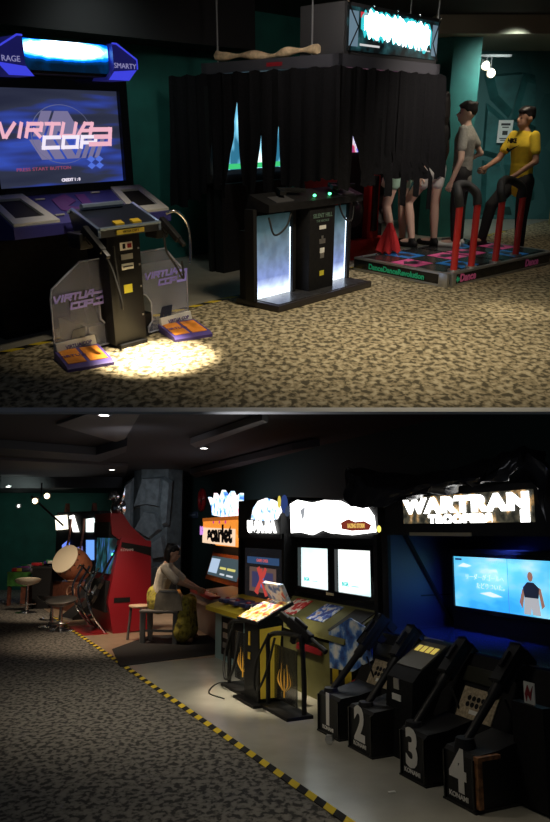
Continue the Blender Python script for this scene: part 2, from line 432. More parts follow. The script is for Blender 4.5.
# ---- notice, track lamp
nq = A0(505, 131.5, y=11.45)
nt = thing('paper_notice', 'small white printed notice on the teal rock wall between the two boys', 'notice', Fr(A, (nq.x, 11.45, nq.z), 0))
MB().box(-.11, .11, -.004, .0, -.16, .16).build('sheet', PAP, nt)
ink = mat('print_ink', (.06, .06, .06), .8)
for zz, w, h in ((.1, .07, .016), (.06, .05, .008), (-.02, .04, .03), (-.1, .075, .008), (-.125, .06, .006)):
    MB().box(-w, w, -.0055, -.004, zz-h, zz+h).build('print_block', ink, nt)
lq = A0(486, 66, y=9.8)
tl = thing('track_lamp', 'lit twin track lamp above the boys beside the teal pillar', 'lamp', Fr(A, (lq.x, 9.8, lq.z), 0))
MB().box(-.25, .3, -.02, .02, .10, .13).cyl((0, 0, .1), (0, 0, .03), .012).cyl((.06, 0, .1), (.06, 0, -.03), .012).build('track', MTB, tl)
bulb = glow('warm_bulb', (1, .9, .6), 6)
for bx, bz in ((-.02, .0), (.06, -.085)):
    h = MB().cyl((bx-.02, .04, bz+.03), (bx, -.05, bz), .05, .06).build('lamp_head', SIL, tl)
    MB().ell((bx, -.06, bz), (.05, .02, .05)).build('bulb', bulb, h)

# ------------------------------------------------------------------ light-gun cabinet, left
S = VF
cab = thing('light_gun_cabinet', 'black arcade cabinet with a big blue title screen and glowing blue winged sign', 'arcade cabinet', S)
MB().box(-.58, .58, .66, 1.25, .0, .98).build('cabinet_base', BLK, cab)
MB().box(-.6, .6, .7, 1.2, .98, 1.76).build('monitor_housing', BLK, cab)
MB().ring([(-.575, .975), (.575, .975), (.575, 1.735), (-.575, 1.735)], [(-.505, 1.04), (.505, 1.04), (.505, 1.655), (-.505, 1.655)], 'y', .565, .7).build('screen_bezel', GLS, cab)
scrm = ramp_mat('blue_title_screen', 'noise', [(.3, (.02, .024, .05)), (.47, (.032, .038, .07)), (.53, (.03, .05, .26)), (.62, (.04, .085, .48)), (.75, (.05, .08, .3))], scale=(1.2, 1, 8), emit=.85, detail=2.5, rough=.3, loc=(3, 0, 1.3))
scr = MB().box(-.505, .505, .60, .62, 1.04, 1.655).build('screen', scrm, cab)
lg1 = glow('logo_lavender', (.30, .27, .50), .6); lg2 = glow('logo_pink', (.95, .5, .62), .9); lg3 = glow('logo_white', (.9, .82, .95), 1.0); lg4 = glow('logo_blue', (.1, .2, .85), .8)
cx, cz = .02, 1.37
em = MB()
for i in range(3):
    x0 = cx-.23+i*.1
    em.prism([(x0, cz-.01), (x0+.085, cz+.15), (x0+.165, cz+.15), (x0+.08, cz-.01)] if i < 2 else [(x0-.02, cz+.03), (x0+.045, cz+.15), (x0+.09, cz+.15), (x0+.2, cz-.03), (x0+.13, cz-.03)], 'y', .5975, .5995)
    em.prism([(x0-.03, cz-.03), (x0+.05, cz-.03), (x0+.13, cz-.16), (x0+.05, cz-.16)], 'y', .5975, .5995)
for i in range(4):
    x0 = cx+.08+i*.055
    em.prism([(x0, cz-.16), (x0+.035, cz-.16), (x0+.11, cz-.02), (x0+.075, cz-.02)], 'y', .5975, .5995)
em.build('emblem', lg1, scr)
rg = MB(); rg.tube([(cx+.24*cos(a), .598, cz+.19*sin(a)) for a in [i*pi/20 for i in range(41)]], .003, 5, flat=.4); rg.build('emblem', glow('ring_blue', (.2, .22, .4), .6), scr)
tq_ = lambda px, py: (lambda q: (q.x, q.z))(S(px, py, y=.594))
(xa_, za_), (xb_, zb_) = tq_(-4, 136), tq_(80, 126)
blocktext(MB(), 'VIRTUA', xa_+.01, za_-.005, .100, .078, .034, .023, .35, .591, .5945).build('lettering', lg2, scr)
(xa_, za_) = tq_(43, 146); blocktext(MB(), 'COP', xa_, za_-.012, .115, .066, .036, .024, .25, .589, .5925).build('lettering', lg3, scr)
(xa_, za_) = tq_(89, 143); blocktext(MB(), '3', xa_+.01, za_-.008, .165, .098, .02, .03, .15, .587, .5905).build('lettering', lg2, scr)
text('PRESS START BUTTON', .03, face_front(-.15, .597, 1.15), glow('dull_red', (.5, .1, .2), .6), scr, xs=1.4)
text('CREDIT 1 : 0', .028, face_front(.05, .597, 1.068), lg3, scr, bold=.001)
for i in range(4): MB().prism([(.2+.07*(i % 2), 1.155+.045*(i//2)), (.235+.07*(i % 2), 1.178+.045*(i//2)), (.27+.07*(i % 2), 1.155+.045*(i//2)), (.235+.07*(i % 2), 1.132+.045*(i//2))], 'y', .597, .599).build('emblem', lg4, scr)
# sign: dark box with winged blue ends
ym = .42
mq = xz(S, ym, (22, 33), (109, 44), (98, 79), (20, 68))
mL, mR = mq[0][0], mq[1][0]; mz0 = 1.735; mz1 = mq[1][1]
mc = 0.0; hw = (mR-mL)/2+.01
mb = MB().box(-hw, hw, ym, .95, mz0, mz1, .01); mb.build('sign_box', BLK, cab)
sp0 = S(65, 50, y=ym)
sgp = MB().box(-hw+.01, hw-.01, ym-.006, ym, mz0+.02, mz1-.01).build('sign_panel', halo_mat('glowing_sign', [(0, (.0, .002, .006)), (.2, (.0, .01, .04)), (.34, (.0, .10, .75)), (.44, (.15, .6, 1)), (.52, (1, 1, 1)), (1, (1, 1, 1))], (sp0.x, ym, sp0.z), (.60, .4, .088), 4.5, .34, 11), cab)
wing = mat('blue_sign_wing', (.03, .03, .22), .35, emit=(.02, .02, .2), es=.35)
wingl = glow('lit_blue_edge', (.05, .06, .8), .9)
for sx in (-1, 1):
    w = .30
    pts = [(sx*hw, mz1+.0), (sx*(hw+.035), mz1), (sx*(hw+.2), mz1-.09), (sx*(hw+.2), mz1-.15), (sx*(hw+.12), mz0-.02), (sx*(hw-.05), mz0-.02), (sx*hw, mz0+.05)]
    wg = MB().prism(pts, 'y', ym-.05, .8).build('sign_wing', wing, cab)
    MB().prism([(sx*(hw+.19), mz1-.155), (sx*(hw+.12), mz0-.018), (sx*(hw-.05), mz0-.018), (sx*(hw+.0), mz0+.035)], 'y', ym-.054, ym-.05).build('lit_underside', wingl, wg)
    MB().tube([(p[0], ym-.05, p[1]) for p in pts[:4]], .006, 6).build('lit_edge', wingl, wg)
    text('SMARTY' if sx > 0 else 'RAGE', .046, face_front(sx*(hw+.095), ym-.053, mz1-.135), glow('wing_letters', (.35, .33, .6), .7), wg, xs=1.1)
# sloping console under the screen
con = MB().prism([(.58, .99), (.22, .83), (.22, .76), (.7, .7), (.7, .99)], 'x', -.64, .64).build('console', mat('console_blue', (.05, .05, .28), .4), cab)
def cs(x, t, o=.003): return (x, .58-.36*t, .99-.16*t+o)      # point on the console slope
for sx in (-1, 1):
    o4 = [(.63, .04), (.63, .97), (.30, .97), (.36, .04)]; i4 = [(.58, .18), (.58, .8), (.37, .8), (.41, .18)]
    fr_ = MB()
    for i in range(4):
        j = (i+1) % 4; q = [o4[i], o4[j], i4[j], i4[i]]
        lo = [fr_.bm.verts.new(cs(sx*p[0], p[1], .001)) for p in q]; hi = [fr_.bm.verts.new(cs(sx*p[0], p[1], .02)) for p in q]
        fr_.bm.faces.new(lo); fr_.bm.faces.new(hi[::-1])
        for m in range(4): fr_.bm.faces.new((lo[m], lo[(m+1) % 4], hi[(m+1) % 4], hi[m]))
    f = fr_.build('speaker_surround', WHT, con)
    g = MB(); v = [g.bm.verts.new(cs(sx*p[0], p[1], .004)) for p in i4]; g.bm.faces.new(v); v2 = [g.bm.verts.new(cs(sx*p[0], p[1], .0)) for p in i4]; g.bm.faces.new(v2[::-1])
    for m in range(4): g.bm.faces.new((v[m], v[(m+1) % 4], v2[(m+1) % 4], v2[m]))
    g.build('speaker_grille', RUB, f)
pur = mat('purple_print', (.12, .03, .22), .4)
e = MB()
for a in ([(-.19, .25), (-.05, .1), (-.02, .35), (-.12, .5), (-.02, .6), (-.06, .85), (-.2, .6)], [(.02, .15), (.1, .15), (.06, .8), (-.02, .9)]):
    v = [e.bm.verts.new(cs(p[0], p[1], .006)) for p in a]; w_ = [e.bm.verts.new(cs(p[0], p[1], .002)) for p in a]
    e.bm.faces.new(v); e.bm.faces.new(w_[::-1])
    for m in range(len(a)): e.bm.faces.new((v[m], v[(m+1) % len(a)], w_[(m+1) % len(a)], w_[m]))
e.build('emblem', pur, con)
for x, t in ((-.27, .2), (-.25, .75), (.2, .12)):
    p = cs(x, t); MB().box(p[0]-.035, p[0]+.035, p[1]-.01, p[1]+.01, p[2]-.002, p[2]+.006).build('button_plate', WHT, con)

# ---- gun pedestal with clear plates
ped = thing('gun_pedestal', 'black two-gun pedestal between clear acrylic plates with orange foot pads', 'arcade pedestal', S)
MB().box(-.18, .09, -.10, .14, .025, .78, .008).build('column', MTB, ped)
MB().box(-.30, .24, .02, .40, 0, .16).prism([(.0, 0), (.3, 0), (.3, .3), (.14, .3)], 'x', -.26, .19).build('rear_base', BLK, ped)
MB().box(-.16, .07, -.13, .05, 0, .025).build('foot_plate', BLK, ped)
dk = MB().prism([(-.15, .765), (-.16, .82), (.12, .925), (.17, .90), (.12, .765)], 'x', -.27, .22).build('console_deck', mat('deck_dark', (.02, .025, .04), .3), ped)
trim = mat('pale_blue_trim', (.35, .45, .6), .25, .6)
for x in (-.27, .22): MB().tube([(x, -.155, .77), (x, -.16, .82), (x, .12, .925), (x, .17, .90)], .012, 6).build('deck_trim', trim, dk)
MB().tube([(-.27, -.162, .822), (.22, -.162, .822)], .012, 6).build('deck_trim', trim, dk)
MB().tube([(-.22, .09, .935), (.1, .09, .935)], .022, 8).build('deck_trim', trim, dk)
for x in (-.09, .05): MB().prism([(-.14, .83), (-.10, .845), (-.10, .857), (-.14, .842)], 'x', x-.035, x+.035).build('start_button', YEL, dk)
MB().box(-.14, .08, -.168, -.153, .775, .805).build('label_strip', mat('amber_label', (.6, .45, .05), .5), dk)
text('VIRTUA COP 3', .02, face_front(-.03, -.169, .79), BLK, dk)
pp = lambda x, y, z, w, h, m, n='sticker': MB().box(x-w, x+w, y-.004, y, z-h, z+h).build(n, m, ped)
pp(-.03, -.10, .685, .05, .026, PAP, 'coin_plate'); pp(-.005, -.104, .686, .016, .014, RED); pp(-.05, -.104, .686, .01, .016, BLK)
pp(-.03, -.10, .615, .048, .018, SIL); pp(-.03, -.10, .55, .048, .02, PAP); pp(-.03, -.104, .55, .04, .003, BLK)
pp(-.04, -.10, .40, .034, .028, mat('yellow_sticker', (.7, .62, .05), .5))
for zz in (.66, .55, .4, .2): pp(.07, -.10, zz, .006, .006, SIL, 'screw')
acr = bpy.data.materials.new('clear_acrylic'); acr.use_nodes = True
nt_ = acr.node_tree; b_ = nt_.nodes['Principled BSDF']; b_.inputs['Base Color'].default_value = (.38, .42, .62, 1); b_.inputs['Roughness'].default_value = .12; b_.inputs['Alpha'].default_value = .22
acr2 = mat('acrylic_edge', (.45, .48, .62), .3, alpha=.8)
vio = mat('violet_lettering', (.36, .32, .95), .5)
emk = mat('dark_blue_emblem', (.01, .02, .06), .4)
org = mat('orange_vinyl', (.85, .28, .03), .55, noise=(12, .25)); prp = mat('purple_vinyl', (.09, .06, .28), .5)
for sx, pts, tx, tz in ((-1, [(-.585, .02), (-.15, .02), (-.15, .14), (-.21, .2), (-.21, .34), (-.15, .40), (-.13, .608), (-.33, .608), (-.555, .46), (-.57, .40)], -.36, .36),
                        (1, [(.19, .02), (.58, .02), (.58, .40), (.385, .608), (.12, .608), (.12, .33), (.19, .3), (.23, .24), (.23, .1), (.19, .06)], .38, .40)):
    pl = MB().prism(pts, 'y', 0, .012).build('side_plate', acr, ped)
    ed = MB(); P3 = [(p[0], .006, p[1]) for p in pts]; ed.tube(P3+[P3[0]], .0065, 5, False); ed.build('plate_edge', acr2, pl)
    sh = .12
    lt3 = blocktext(MB(), 'VIRTUA', tx-.20, tz+.015, .043, .036, .013, .014, .35, -.004, -.001)
    blocktext(lt3, 'COP', tx-.075, tz-.045, .045, .034, .013, .014, .25, -.004, -.001); blocktext(lt3, '3', tx+.105, tz-.045, .075, .075, .01, .018, .15, -.004, -.001)
    lt3.build('lettering', vio, pl)
    eb = MB(); ex, ez = (-.41, .13) if sx < 0 else (.35, .145)
    for i in range(3): eb.prism([(ex-.06+i*.04, ez-.04), (ex-.03+i*.04, ez-.04), (ex+.01+i*.03, ez+.045), (ex-.03+i*.03, ez+.045)], 'y', -.004, -.001)
    eb.build('emblem', emk, pl)
    x0, x1 = (-.585, -.285) if sx < 0 else (.29, .585)
    MR = Matrix.Translation(((x0+x1)/2, 0, 0)) @ Matrix.Rotation(radians(-17), 4, 'Z') @ Matrix.Translation((-(x0+x1)/2, 0, 0))
    MB().prism([(0, .02), (-.03, .05), (-.015, .11), (0, .11)], 'x', x0, x1).build('plate_clamp', WHT, pl)
    text('VIRTUA COP', .035, face_front((x0+x1)/2+.01, -.033, .075), prp, pl, bold=.001)
    fp = MB().prism([(-.02, 0), (-.02, .06), (-.31, .035), (-.34, .02), (-.34, 0)], 'x', x0, x1, MR).build('foot_pad', prp, ped)
    om = MB()
    for a, b in ((x0+.02, (x0+x1)/2-.012), ((x0+x1)/2+.012, x1-.02)): om.prism([(-.05, .0615), (-.29, .041), (-.29, .037), (-.05, .056)], 'x', a, b, MR)
    om.build('pad_cover', org, fp)
    text('VIRTUA', .05, MR @ Matrix.Translation(((x0+x1)/2-.07, -.18, .0555)) @ Matrix.Rotation(.085, 4, 'X'), prp, fp)
# guns in their holsters at the deck ends
def light_gun(fr, label, group=None, col=None):
    g = thing('light_gun', label, 'toy gun', fr, group)
    m = col or BLK
    MB().box(-.02, .02, -.17, .05, -.02, .025, .006).box(-.014, .014, -.23, -.17, -.004, .02, .003).build('barrel', m, g)
    MB().prism([(.0, -.015), (.05, -.015), (.085, -.12), (.03, -.125)], 'x', -.016, .016).build('grip', m, g)
    MB().tube([(0, -.05, -.02), (0, -.05, -.05), (0, -.0, -.055), (0, .005, -.02)], .004, 5).build('trigger_guard', m, g)
    return g
def cable(name, fr, pts, r, m, label): return solo(name, MB().tube(spline(pts, 8), r, 7), m, fr, label, 'cable', smooth=60)
for sx, hx, wh in ((-1, -.33, 'black light gun hanging left of the bright pedestal deck, above the left clear plate'), (1, .29, 'black light gun hanging right of the pedestal deck under its chrome hose')):
    h = MB().box(hx-.05, hx+.05, -.10, .04, .70, .80, .01).build('holster', MTB, ped)
    g = light_gun(S.sub(hx, -.075, .83, 0), wh)
    g.matrix_world = S.M @ Matrix.Translation((hx, -.13, .80)) @ Matrix.Rotation(radians(35), 4, 'X')
cable('gun_cable', S, [(.34, -.08, .86), (.42, -.10, .87), (.50, -.12, .78), (.52, -.12, .62), (.50, -.13, .50)], .011, CHR, 'chrome gun hose hanging beside the right clear plate')
cable('gun_cable', S, [(-.33, -.13, .78), (-.235, -.18, .62), (-.19, -.21, .40), (-.17, -.2, .30), (-.145, -.15, .36), (-.15, -.13, .70)], .008, RUB, 'black gun cable looping down the front of the pedestal column')
cable('gun_cable', S, [(.30, -.1, .74), (.28, -.14, .62), (.36, -.14, .50), (.44, -.12, .40), (.45, -.1, .52)], .008, RUB, 'black gun cable looping in front of the right clear plate')

# ------------------------------------------------------------------ haunted gun stand with lit panels
H = Fr(A, (.44, 6.15), 48)
st = thing('gun_stand', 'black two-player gun stand with two glowing blue-white panels and tread platform', 'arcade pedestal', H)
MB().box(-.67, .66, -.05, .44, 0, .055, .006).build('platform', mat('dark_tread', (.03, .025, .025), .4), st)
tp = ramp_mat('tread_plate', 'cells', [(0, (.02, .02, .022)), (.6, (.07, .07, .075)), (1, (.12, .12, .13))], scale=(34, 34, 34), rough=.3, metal=.4)
MB().box(-.63, .62, -.02, .24, .055, .06).build('tread_plate', tp, st)
MB().box(-.66, .66, .26, .40, .055, .62).build('stand_body', BLK, st)
panel = bpy.data.materials.new('edge_lit_panel'); panel.use_nodes = True
pn = panel.node_tree; pb = pn.nodes['Principled BSDF']; tcn = pn.nodes.new('ShaderNodeTexCoord'); sp_ = pn.nodes.new('ShaderNodeSeparateXYZ')
pn.links.new(tcn.outputs['Object'], sp_.inputs['Vector'])
mr = pn.nodes.new('ShaderNodeMapRange'); mr.inputs['From Min'].default_value = .06; mr.inputs['From Max'].default_value = .74; pn.links.new(sp_.outputs['Z'], mr.inputs['Value'])
cr_ = pn.nodes.new('ShaderNodeValToRGB'); pn.links.new(mr.outputs['Result'], cr_.inputs['Fac'])
els = cr_.color_ramp.elements; els[0].color = (2.2, 2.4, 2.6, 1); els[1].position = 1.; els[1].color = (.006, .02, .022, 1)
for p_, c_ in ((.10, (1.0, 1.2, 1.7, 1)), (.24, (.2, .28, .62, 1)), (.5, (.12, .19, .30, 1)), (.78, (.05, .10, .12, 1))):
    q_ = els.new(p_); q_.color = c_
nz = pn.nodes.new('ShaderNodeTexNoise'); nz.inputs['Scale'].default_value = 9; nz.inputs['Detail'].default_value = 6; pn.links.new(tcn.outputs['Object'], nz.inputs['Vector'])
nr = pn.nodes.new('ShaderNodeMapRange'); nr.inputs['From Min'].default_value = .38; nr.inputs['From Max'].default_value = .6; nr.inputs['To Min'].default_value = .7; nr.inputs['To Max'].default_value = 1.05; pn.links.new(nz.outputs['Fac'], nr.inputs['Value'])
mx = pn.nodes.new('ShaderNodeVectorMath'); mx.operation = 'SCALE'; pn.links.new(cr_.outputs['Color'], mx.inputs[0]); pn.links.new(nr.outputs['Result'], mx.inputs['Scale'])
pn.links.new(mx.outputs['Vector'], pb.inputs['Emission Color']); pb.inputs['Emission Strength'].default_value = 1.1; pb.inputs['Base Color'].default_value = (.1, .12, .15, 1)
edge = glow('panel_edge_white', (.7, .85, 1), 3)
for x0, x1 in ((-.645, -.20), (.27, .60)):
    f = MB().box(x0, x1, .235, .25, .06, .74).build('light_panel', panel, st)
    MB().box(x1-.008, x1, .228, .236, .06, .62).build('panel_edge', edge, f)
    MB().box(x0, x0+.006, .228, .236, .06, .62).build('panel_edge', edge, f)
for x in (-.675, -.185, .255, .615): MB().box(x-.02, x+.02, .2, .3, .055, .80).build('panel_post', MTB, st)
MB().box(-.10, .25, .10, .3, .055, .80, .005).build('column', BLK, st)
dkk = MB().prism([(.08, .78), (.08, .84), (.30, .91), (.34, .78)], 'x', -.64, .64).build('console_deck', BLK, st)
gt = mat('dim_green_print', (.12, .2, .16), .6)
text('SILENT HILL', .05, face_front(.075, .098, .70), gt, st, bold=.001); text('THE ARCADE', .03, face_front(.075, .098, .655), gt, st)
for z_, w, h, m in ((.60, .045, .016, PAP), (.50, .012, .028, SIL), (.48, .04, .02, SIL), (.40, .03, .022, PAP), (.355, .026, .022, SIL), (.20, .03, .022, mat('yellow_sticker', (.7, .62, .05), .5))):
    MB().box(.075-w, .075+w, .096, .1, z_-h, z_+h).build('sticker', m, st)
grn = glow('green_led', (.1, 1, .35), 4)
for x in (-.02, .19): MB().ell((x, .12, .872), (.018, .012, .012)).build('start_lamp', grn, dkk)
for x in (-.42, .42):
    MB().prism([(.1, .848), (.2, .88), (.2, .888), (.1, .856)], 'x', x-.11, x+.11).build('card_plate', mat('grey_plate', (.06, .06, .065), .4), dkk)
for x, lb in ((-.3, 'black light gun lying on the lit stand by its left panel'), (.4, 'black light gun lying on the lit stand by its right panel')):
    g = light_gun(H.sub(x, .22, .96), lb); g.matrix_world = H.M @ Matrix.Translation((x, .24, .925)) @ Matrix.Rotation(radians(8), 4, 'X') @ Matrix.Rotation(radians(70), 4, 'Z') @ Matrix.Rotation(pi/2, 4, 'Y')
cable('gun_cable', H, [(-.30, .12, .82), (-.40, .1, .66), (-.55, .1, .60), (-.60, .12, .74)], .008, RUB, 'black gun cable sagging across the left lit panel')
cable('gun_cable', H, [(.30, .12, .82), (.38, .1, .66), (.5, .1, .62), (.56, .12, .8)], .008, RUB, 'black gun cable sagging across the right lit panel')

# ------------------------------------------------------------------ curtained booth over the screen
K = H.sub(.1235, .02)
zb0 = K(338, 66, y=0).z; zb1 = K(338, 53, y=0).z
W_, D_ = 1.60, 1.62
bo = thing('curtained_booth', 'large dark booth canopy with a glowing white overhead sign', 'booth', K)
mb = MB().box(0, W_, 0, .06, zb0, zb1).box(0, .06, 0, D_, zb0, zb1).box(W_-.06, W_, 0, D_, zb0, zb1).box(0, W_, D_-.06, D_, zb0, zb1); mb.build('canopy_frame', mat('grey_beam', (.07, .07, .085), .45, .2), bo)
MB().box(.06, W_-.06, .06, D_-.06, zb1-.02, zb1-.005).build('canopy_roof', BLK, bo)
for x, y in ((.03, D_-.03), (W_-.03, D_-.03)): MB().box(x-.025, x+.025, y-.025, y+.025, 0, zb0).build('post', MTB, bo)
for x, y in ((.03, .3), (W_-.1, .3), (W_-.03, .04), (.03, D_-.2)): MB().cyl((x, y, zb1), (x, y, 2.62), .008, n=6).build('hanger_rod', SIL, bo)
MB().box(-.004, .0, .6, .78, zb0+.03, zb0+.06).build('sticker', RED, bo)
sq = [K(345, 4, y=0), K(440, 16, y=0), K(442, 62, y=0), K(345, 48, y=0)]
sz0, sz1 = zb1, (sq[0].z+sq[1].z)/2; sx0, sx1 = sq[0].x, sq[1].x
sbx = MB().box(sx0, sx1, .0, .46, sz0, sz1, .006).build('sign_box', mat('sign_box_grey', (.035, .035, .038), .5), bo)
MB().box(sx0+.03, sx1-.03, -.012, .0, sz0+.03, sz1-.03).build('sign_panel', ramp_mat('misty_sign_print', 'noise', [(.45, (.002, .004, .005)), (.6, (.01, .05, .06)), (.75, (.06, .2, .22))], scale=(7, 1, 7), emit=.6, detail=5), sbx)
pal = glow('pale_blue_lamp', (.2, .32, .42), .6)
for a, b in ((sx0+.05, sx0+.17), (sx1-.13, sx1-.04)): MB().box(a, b, -.016, -.012, sz0+.06, sz1-.06).build('sign_side_panel', pal, sbx)
cxs, czs = (sx0+sx1)/2+.03, (sz0+sz1)/2+.03
rnd = random.Random(4)
ys2 = [(-.40, .62), (-.33, .95), (-.22, .78), (-.10, 1.0), (.02, .80), (.14, .86), (.24, .62), (.36, .52), (.40, .3)]
def jagged(seed, sc, n=7):
    r = random.Random(seed); top = []; bot = []
    for i in range(n*6+1):
        t = -1+2*i/(n*6)
        base_t = .95-.28*(t+1)/2-.5*max(0, abs(t)-.88)*5; base_b = -.62-.30*max(0, t+.3)+.9*max(0, abs(t)-.85)*3
        top.append((cxs+t*hw_*sc, czs+(base_t+r.uniform(-.2, .2))*hz_*sc)); bot.append((cxs+t*hw_*sc, czs+(base_b+r.uniform(-.25, .25))*hz_*sc))
    return bot+top[::-1]
hw_ = (sx1-sx0)*.36; hz_ = (sz1-sz0)*.32
ha = MB().prism(jagged(3, 1.05), 'y', -.018, -.013).build('sign_logo', glow('cyan_glow', (.03, .55, .6), 1.2), sbx)
MB().prism(jagged(9, .97), 'y', -.022, -.018).build('sign_logo', glow('sign_white', (.75, .95, 1), 7), ha)
MB().box(sx0+.2, sx0+.32, -.018, -.013, sz1-.1, sz1-.06).build('sign_tag', glow('tag_red', (.8, .03, .05), .8), sbx)
MB().box(sx0+.2, sx0+.48, -.018, -.013, sz0+.07, sz0+.085).box(sx1-.42, sx1-.16, -.018, -.013, sz0+.09, sz0+.1).build('sign_line', glow('line_grey', (.6, .6, .6), 1), sbx)
for i in range(5):
    x = sx0+.02+(sx1-sx0-.04)*i/4; MB().ell((x, -.02, sz1), (.012, .012, .012), u=8, v=6).build('sign_stud', CHR, sbx)
MB().tube([(sx0+.02, -.02, sz1-.01), (sx0+.15, -.03, sz0+.2), (sx0+.03, -.02, sz0+.02)], .006, 5).tube([(sx1-.02, -.02, sz1-.02), (sx1-.14, -.03, sz0+.16), (sx1-.02, -.02, sz0+.02)], .006, 5).build('sign_strut', MTB, sbx)
# branch lying on the beam
br = [K(px, py, x=.03) for px, py in ((216, 57), (232, 56), (250, 55), (270, 56), (286, 52), (302, 50), (318, 49))]
br = [(p.x+.01*(i % 2), p.y, max(p.z, zb1+.014)) for i, p in enumerate(br)]
brm = MB(); sp = spline(br, 5); brm.tube(sp, [.028+.012*sin(i*.7) for i in range(len(sp))], 8); brm.tube([sp[3], (sp[3][0]-.02, sp[3][1]+.1, zb1+.08), (sp[3][0], sp[3][1]+.16, zb1+.06)], [.03, .02, .008], 7)
solo('driftwood_branch', brm, mat('pale_driftwood', (.6, .45, .28), .8, noise=(20, .35)), K, 'pale driftwood branch lying along the booth canopy beam', 'branch', smooth=60)
# curtains
def strips(fr, spans, along, zt, name, label, sc=.02, off=0.):
    """hung cloth: spans = [(a0,a1,bottom_z,top_gap)] along 'x' or 'y' of the frame"""
    mb = MB()
    for a0, a1, zb, pinch in spans:
        n = max(2, int((a1-a0)/.03)); zbf = zb if callable(zb) else (lambda u, zb=zb: zb)
        def fn(u, v):
            z = zt*(1-v)+zbf(u)*v
            w = 1-pinch*v; c = (a0+a1)/2; a = c+(a0+(a1-a0)*u-c)*w
            d = off+sc*sin(a*38)*(.5+.5*v)+.012*sin(a*91+v*4)
            if v == 0: z -= .02*abs(sin(a*14))
            return (a, d, z) if along == 'x' else (d, a, z)
        mb.grid(fn, n, 12, .004)
    o = solo(name, mb, CLO, fr, label, 'curtain', smooth=60); return o
def jag(base, amp, seed):
    r = random.Random(seed); t = [base+r.uniform(-amp, amp) for _ in range(40)]
    return lambda u: t[min(39, int(u*39))]
def curtain(along, off, bounds, hems, name, label):
    """one hung cloth torn into strips: bounds = [(px at top, left px below, right px below, py where the tear starts)]"""
    mb = MB(); ax = 0 if along == 'x' else 1
    def at(px, py): return (K(px, py, y=off) if along == 'x' else K(px, py, x=off))
    for i, py_h in enumerate(hems):
        t0, _, r0, s0 = bounds[i]; t1, l1, _, s1 = bounds[i+1]
        A0_, A1_ = at(t0, 120)[ax], at(t1, 120)[ax]; B0_, B1_ = at(r0, 180)[ax], at(l1, 180)[ax]
        zs0, zs1 = at(t0, s0).z, at(t1, s1).z; zh = jag(at((r0+l1)/2, py_h).z, .012, i+len(hems)*7)
        n = max(3, int(abs(A1_-A0_)/.025))
        def fn(u, v):
            z = zb0*(1-v)+zh(u)*v
            f0 = max(0, (zs0-z)/max(.05, zs0-1.0)); f1 = max(0, (zs1-z)/max(.05, zs1-1.0))
            a = (A0_+(B0_-A0_)*min(1.3, f0))*(1-u)+(A1_+(B1_-A1_)*min(1.3, f1))*u
            a += (u-.5)*.028*(1 if A1_ > A0_ else -1)*(1 if min(s0, s1) > 60 or i not in (0, len(hems)-1) else .5)
            d = off+.016*sin(a*38)*(.4+.6*v)+.008*sin(a*91)
            if v == 0: z -= .02*abs(sin(a*14))-.01
            return (a, d, z) if along == 'x' else (d, a, z)
        mb.grid(fn, n, 16, .003)
    return solo(name, mb, CLO, K, label, 'curtain', smooth=60)
fb = [(337, 337, 337, 60), (354, 349.5, 361.5, 124), (373, 374, 374.5, 165), (384, 384.5, 385, 165), (392.5, 392, 393.5, 145), (398.5, 398.5, 399, 150), (404, 404, 404.6, 165), (412, 412.5, 413, 160), (417.5, 416.5, 418.5, 160), (426, 426, 427.5, 165), (431, 430, 431.5, 165), (442, 442, 442, 60)]
curtain('x', -.03, fb, [190, 186, 174, 196, 178, 206, 180, 196, 179, 210, 178], 'black_curtain', 'ragged black front curtain under the glowing sign with hanging strips')
sb_ = [(338, 339, 338, 60), (322, 322, 322.4, 180), (304, 304, 304.4, 180), (280.5, 282, 273, 106), (262, 264.8, 255, 104), (247.5, 247, 247.4, 170), (238, 243, 227, 90), (221, 222, 219.5, 140), (212, 214.5, 207.5, 130), (200, 200, 200, 170), (186, 186, 186, 170), (172, 172, 172, 60)]
curtain('y', -.03, sb_, [180, 181, 187, 196, 200, 186, 198, 190, 194, 200, 206], 'black_curtain', 'tattered black side curtain hanging before the bright screen')
# the rear part of the side drops lower
# screen inside the booth
q = [K(px, py, y=1.5) for px, py in ((205, 97), (281, 96), (281, 171), (207, 176))]
mo = thing('shooter_screen_cabinet', 'tall dark cabinet whose bright blue screen shows between the side curtain strips', 'arcade cabinet', K)
x0, x1, z0, z1 = max(.03, q[0].x), q[1].x, (q[2].z+q[3].z)/2, (q[0].z+q[1].z)/2
MB().box(x0-.06, min(x1+.06, W_-.1), 1.51, 1.56, z0-.08, z1+.08).box(x0, x1, 1.42, 1.54, 0, z0-.08).build('cabinet_body', BLK, mo)
ssm = ramp_mat('horror_screen', 'noise', [(.35, (.02, .12, .2)), (.47, (.25, .7, .95)), (.55, (.85, 1, 1))], scale=(5, 1, 2), emit=1.4, detail=2, rough=.3)
sc_ = MB().box(x0, x1, 1.495, 1.51, z0, z1).build('screen', ssm, mo)
MB().box(x0, x1, 1.490, 1.495, z0+.05, z0+.10).build('screen_bar', glow('screen_green', (.05, .6, .2), 1.0), sc_)
MB().box(x0, x1, 1.490, 1.495, z0, z0+.045).build('screen_bar', glow('screen_dark', (.01, .02, .03), .3), sc_)
text('CREDIT', .04, face_front((x0+x1)/2-.05, 1.488, z0+.022), lg3, sc_)

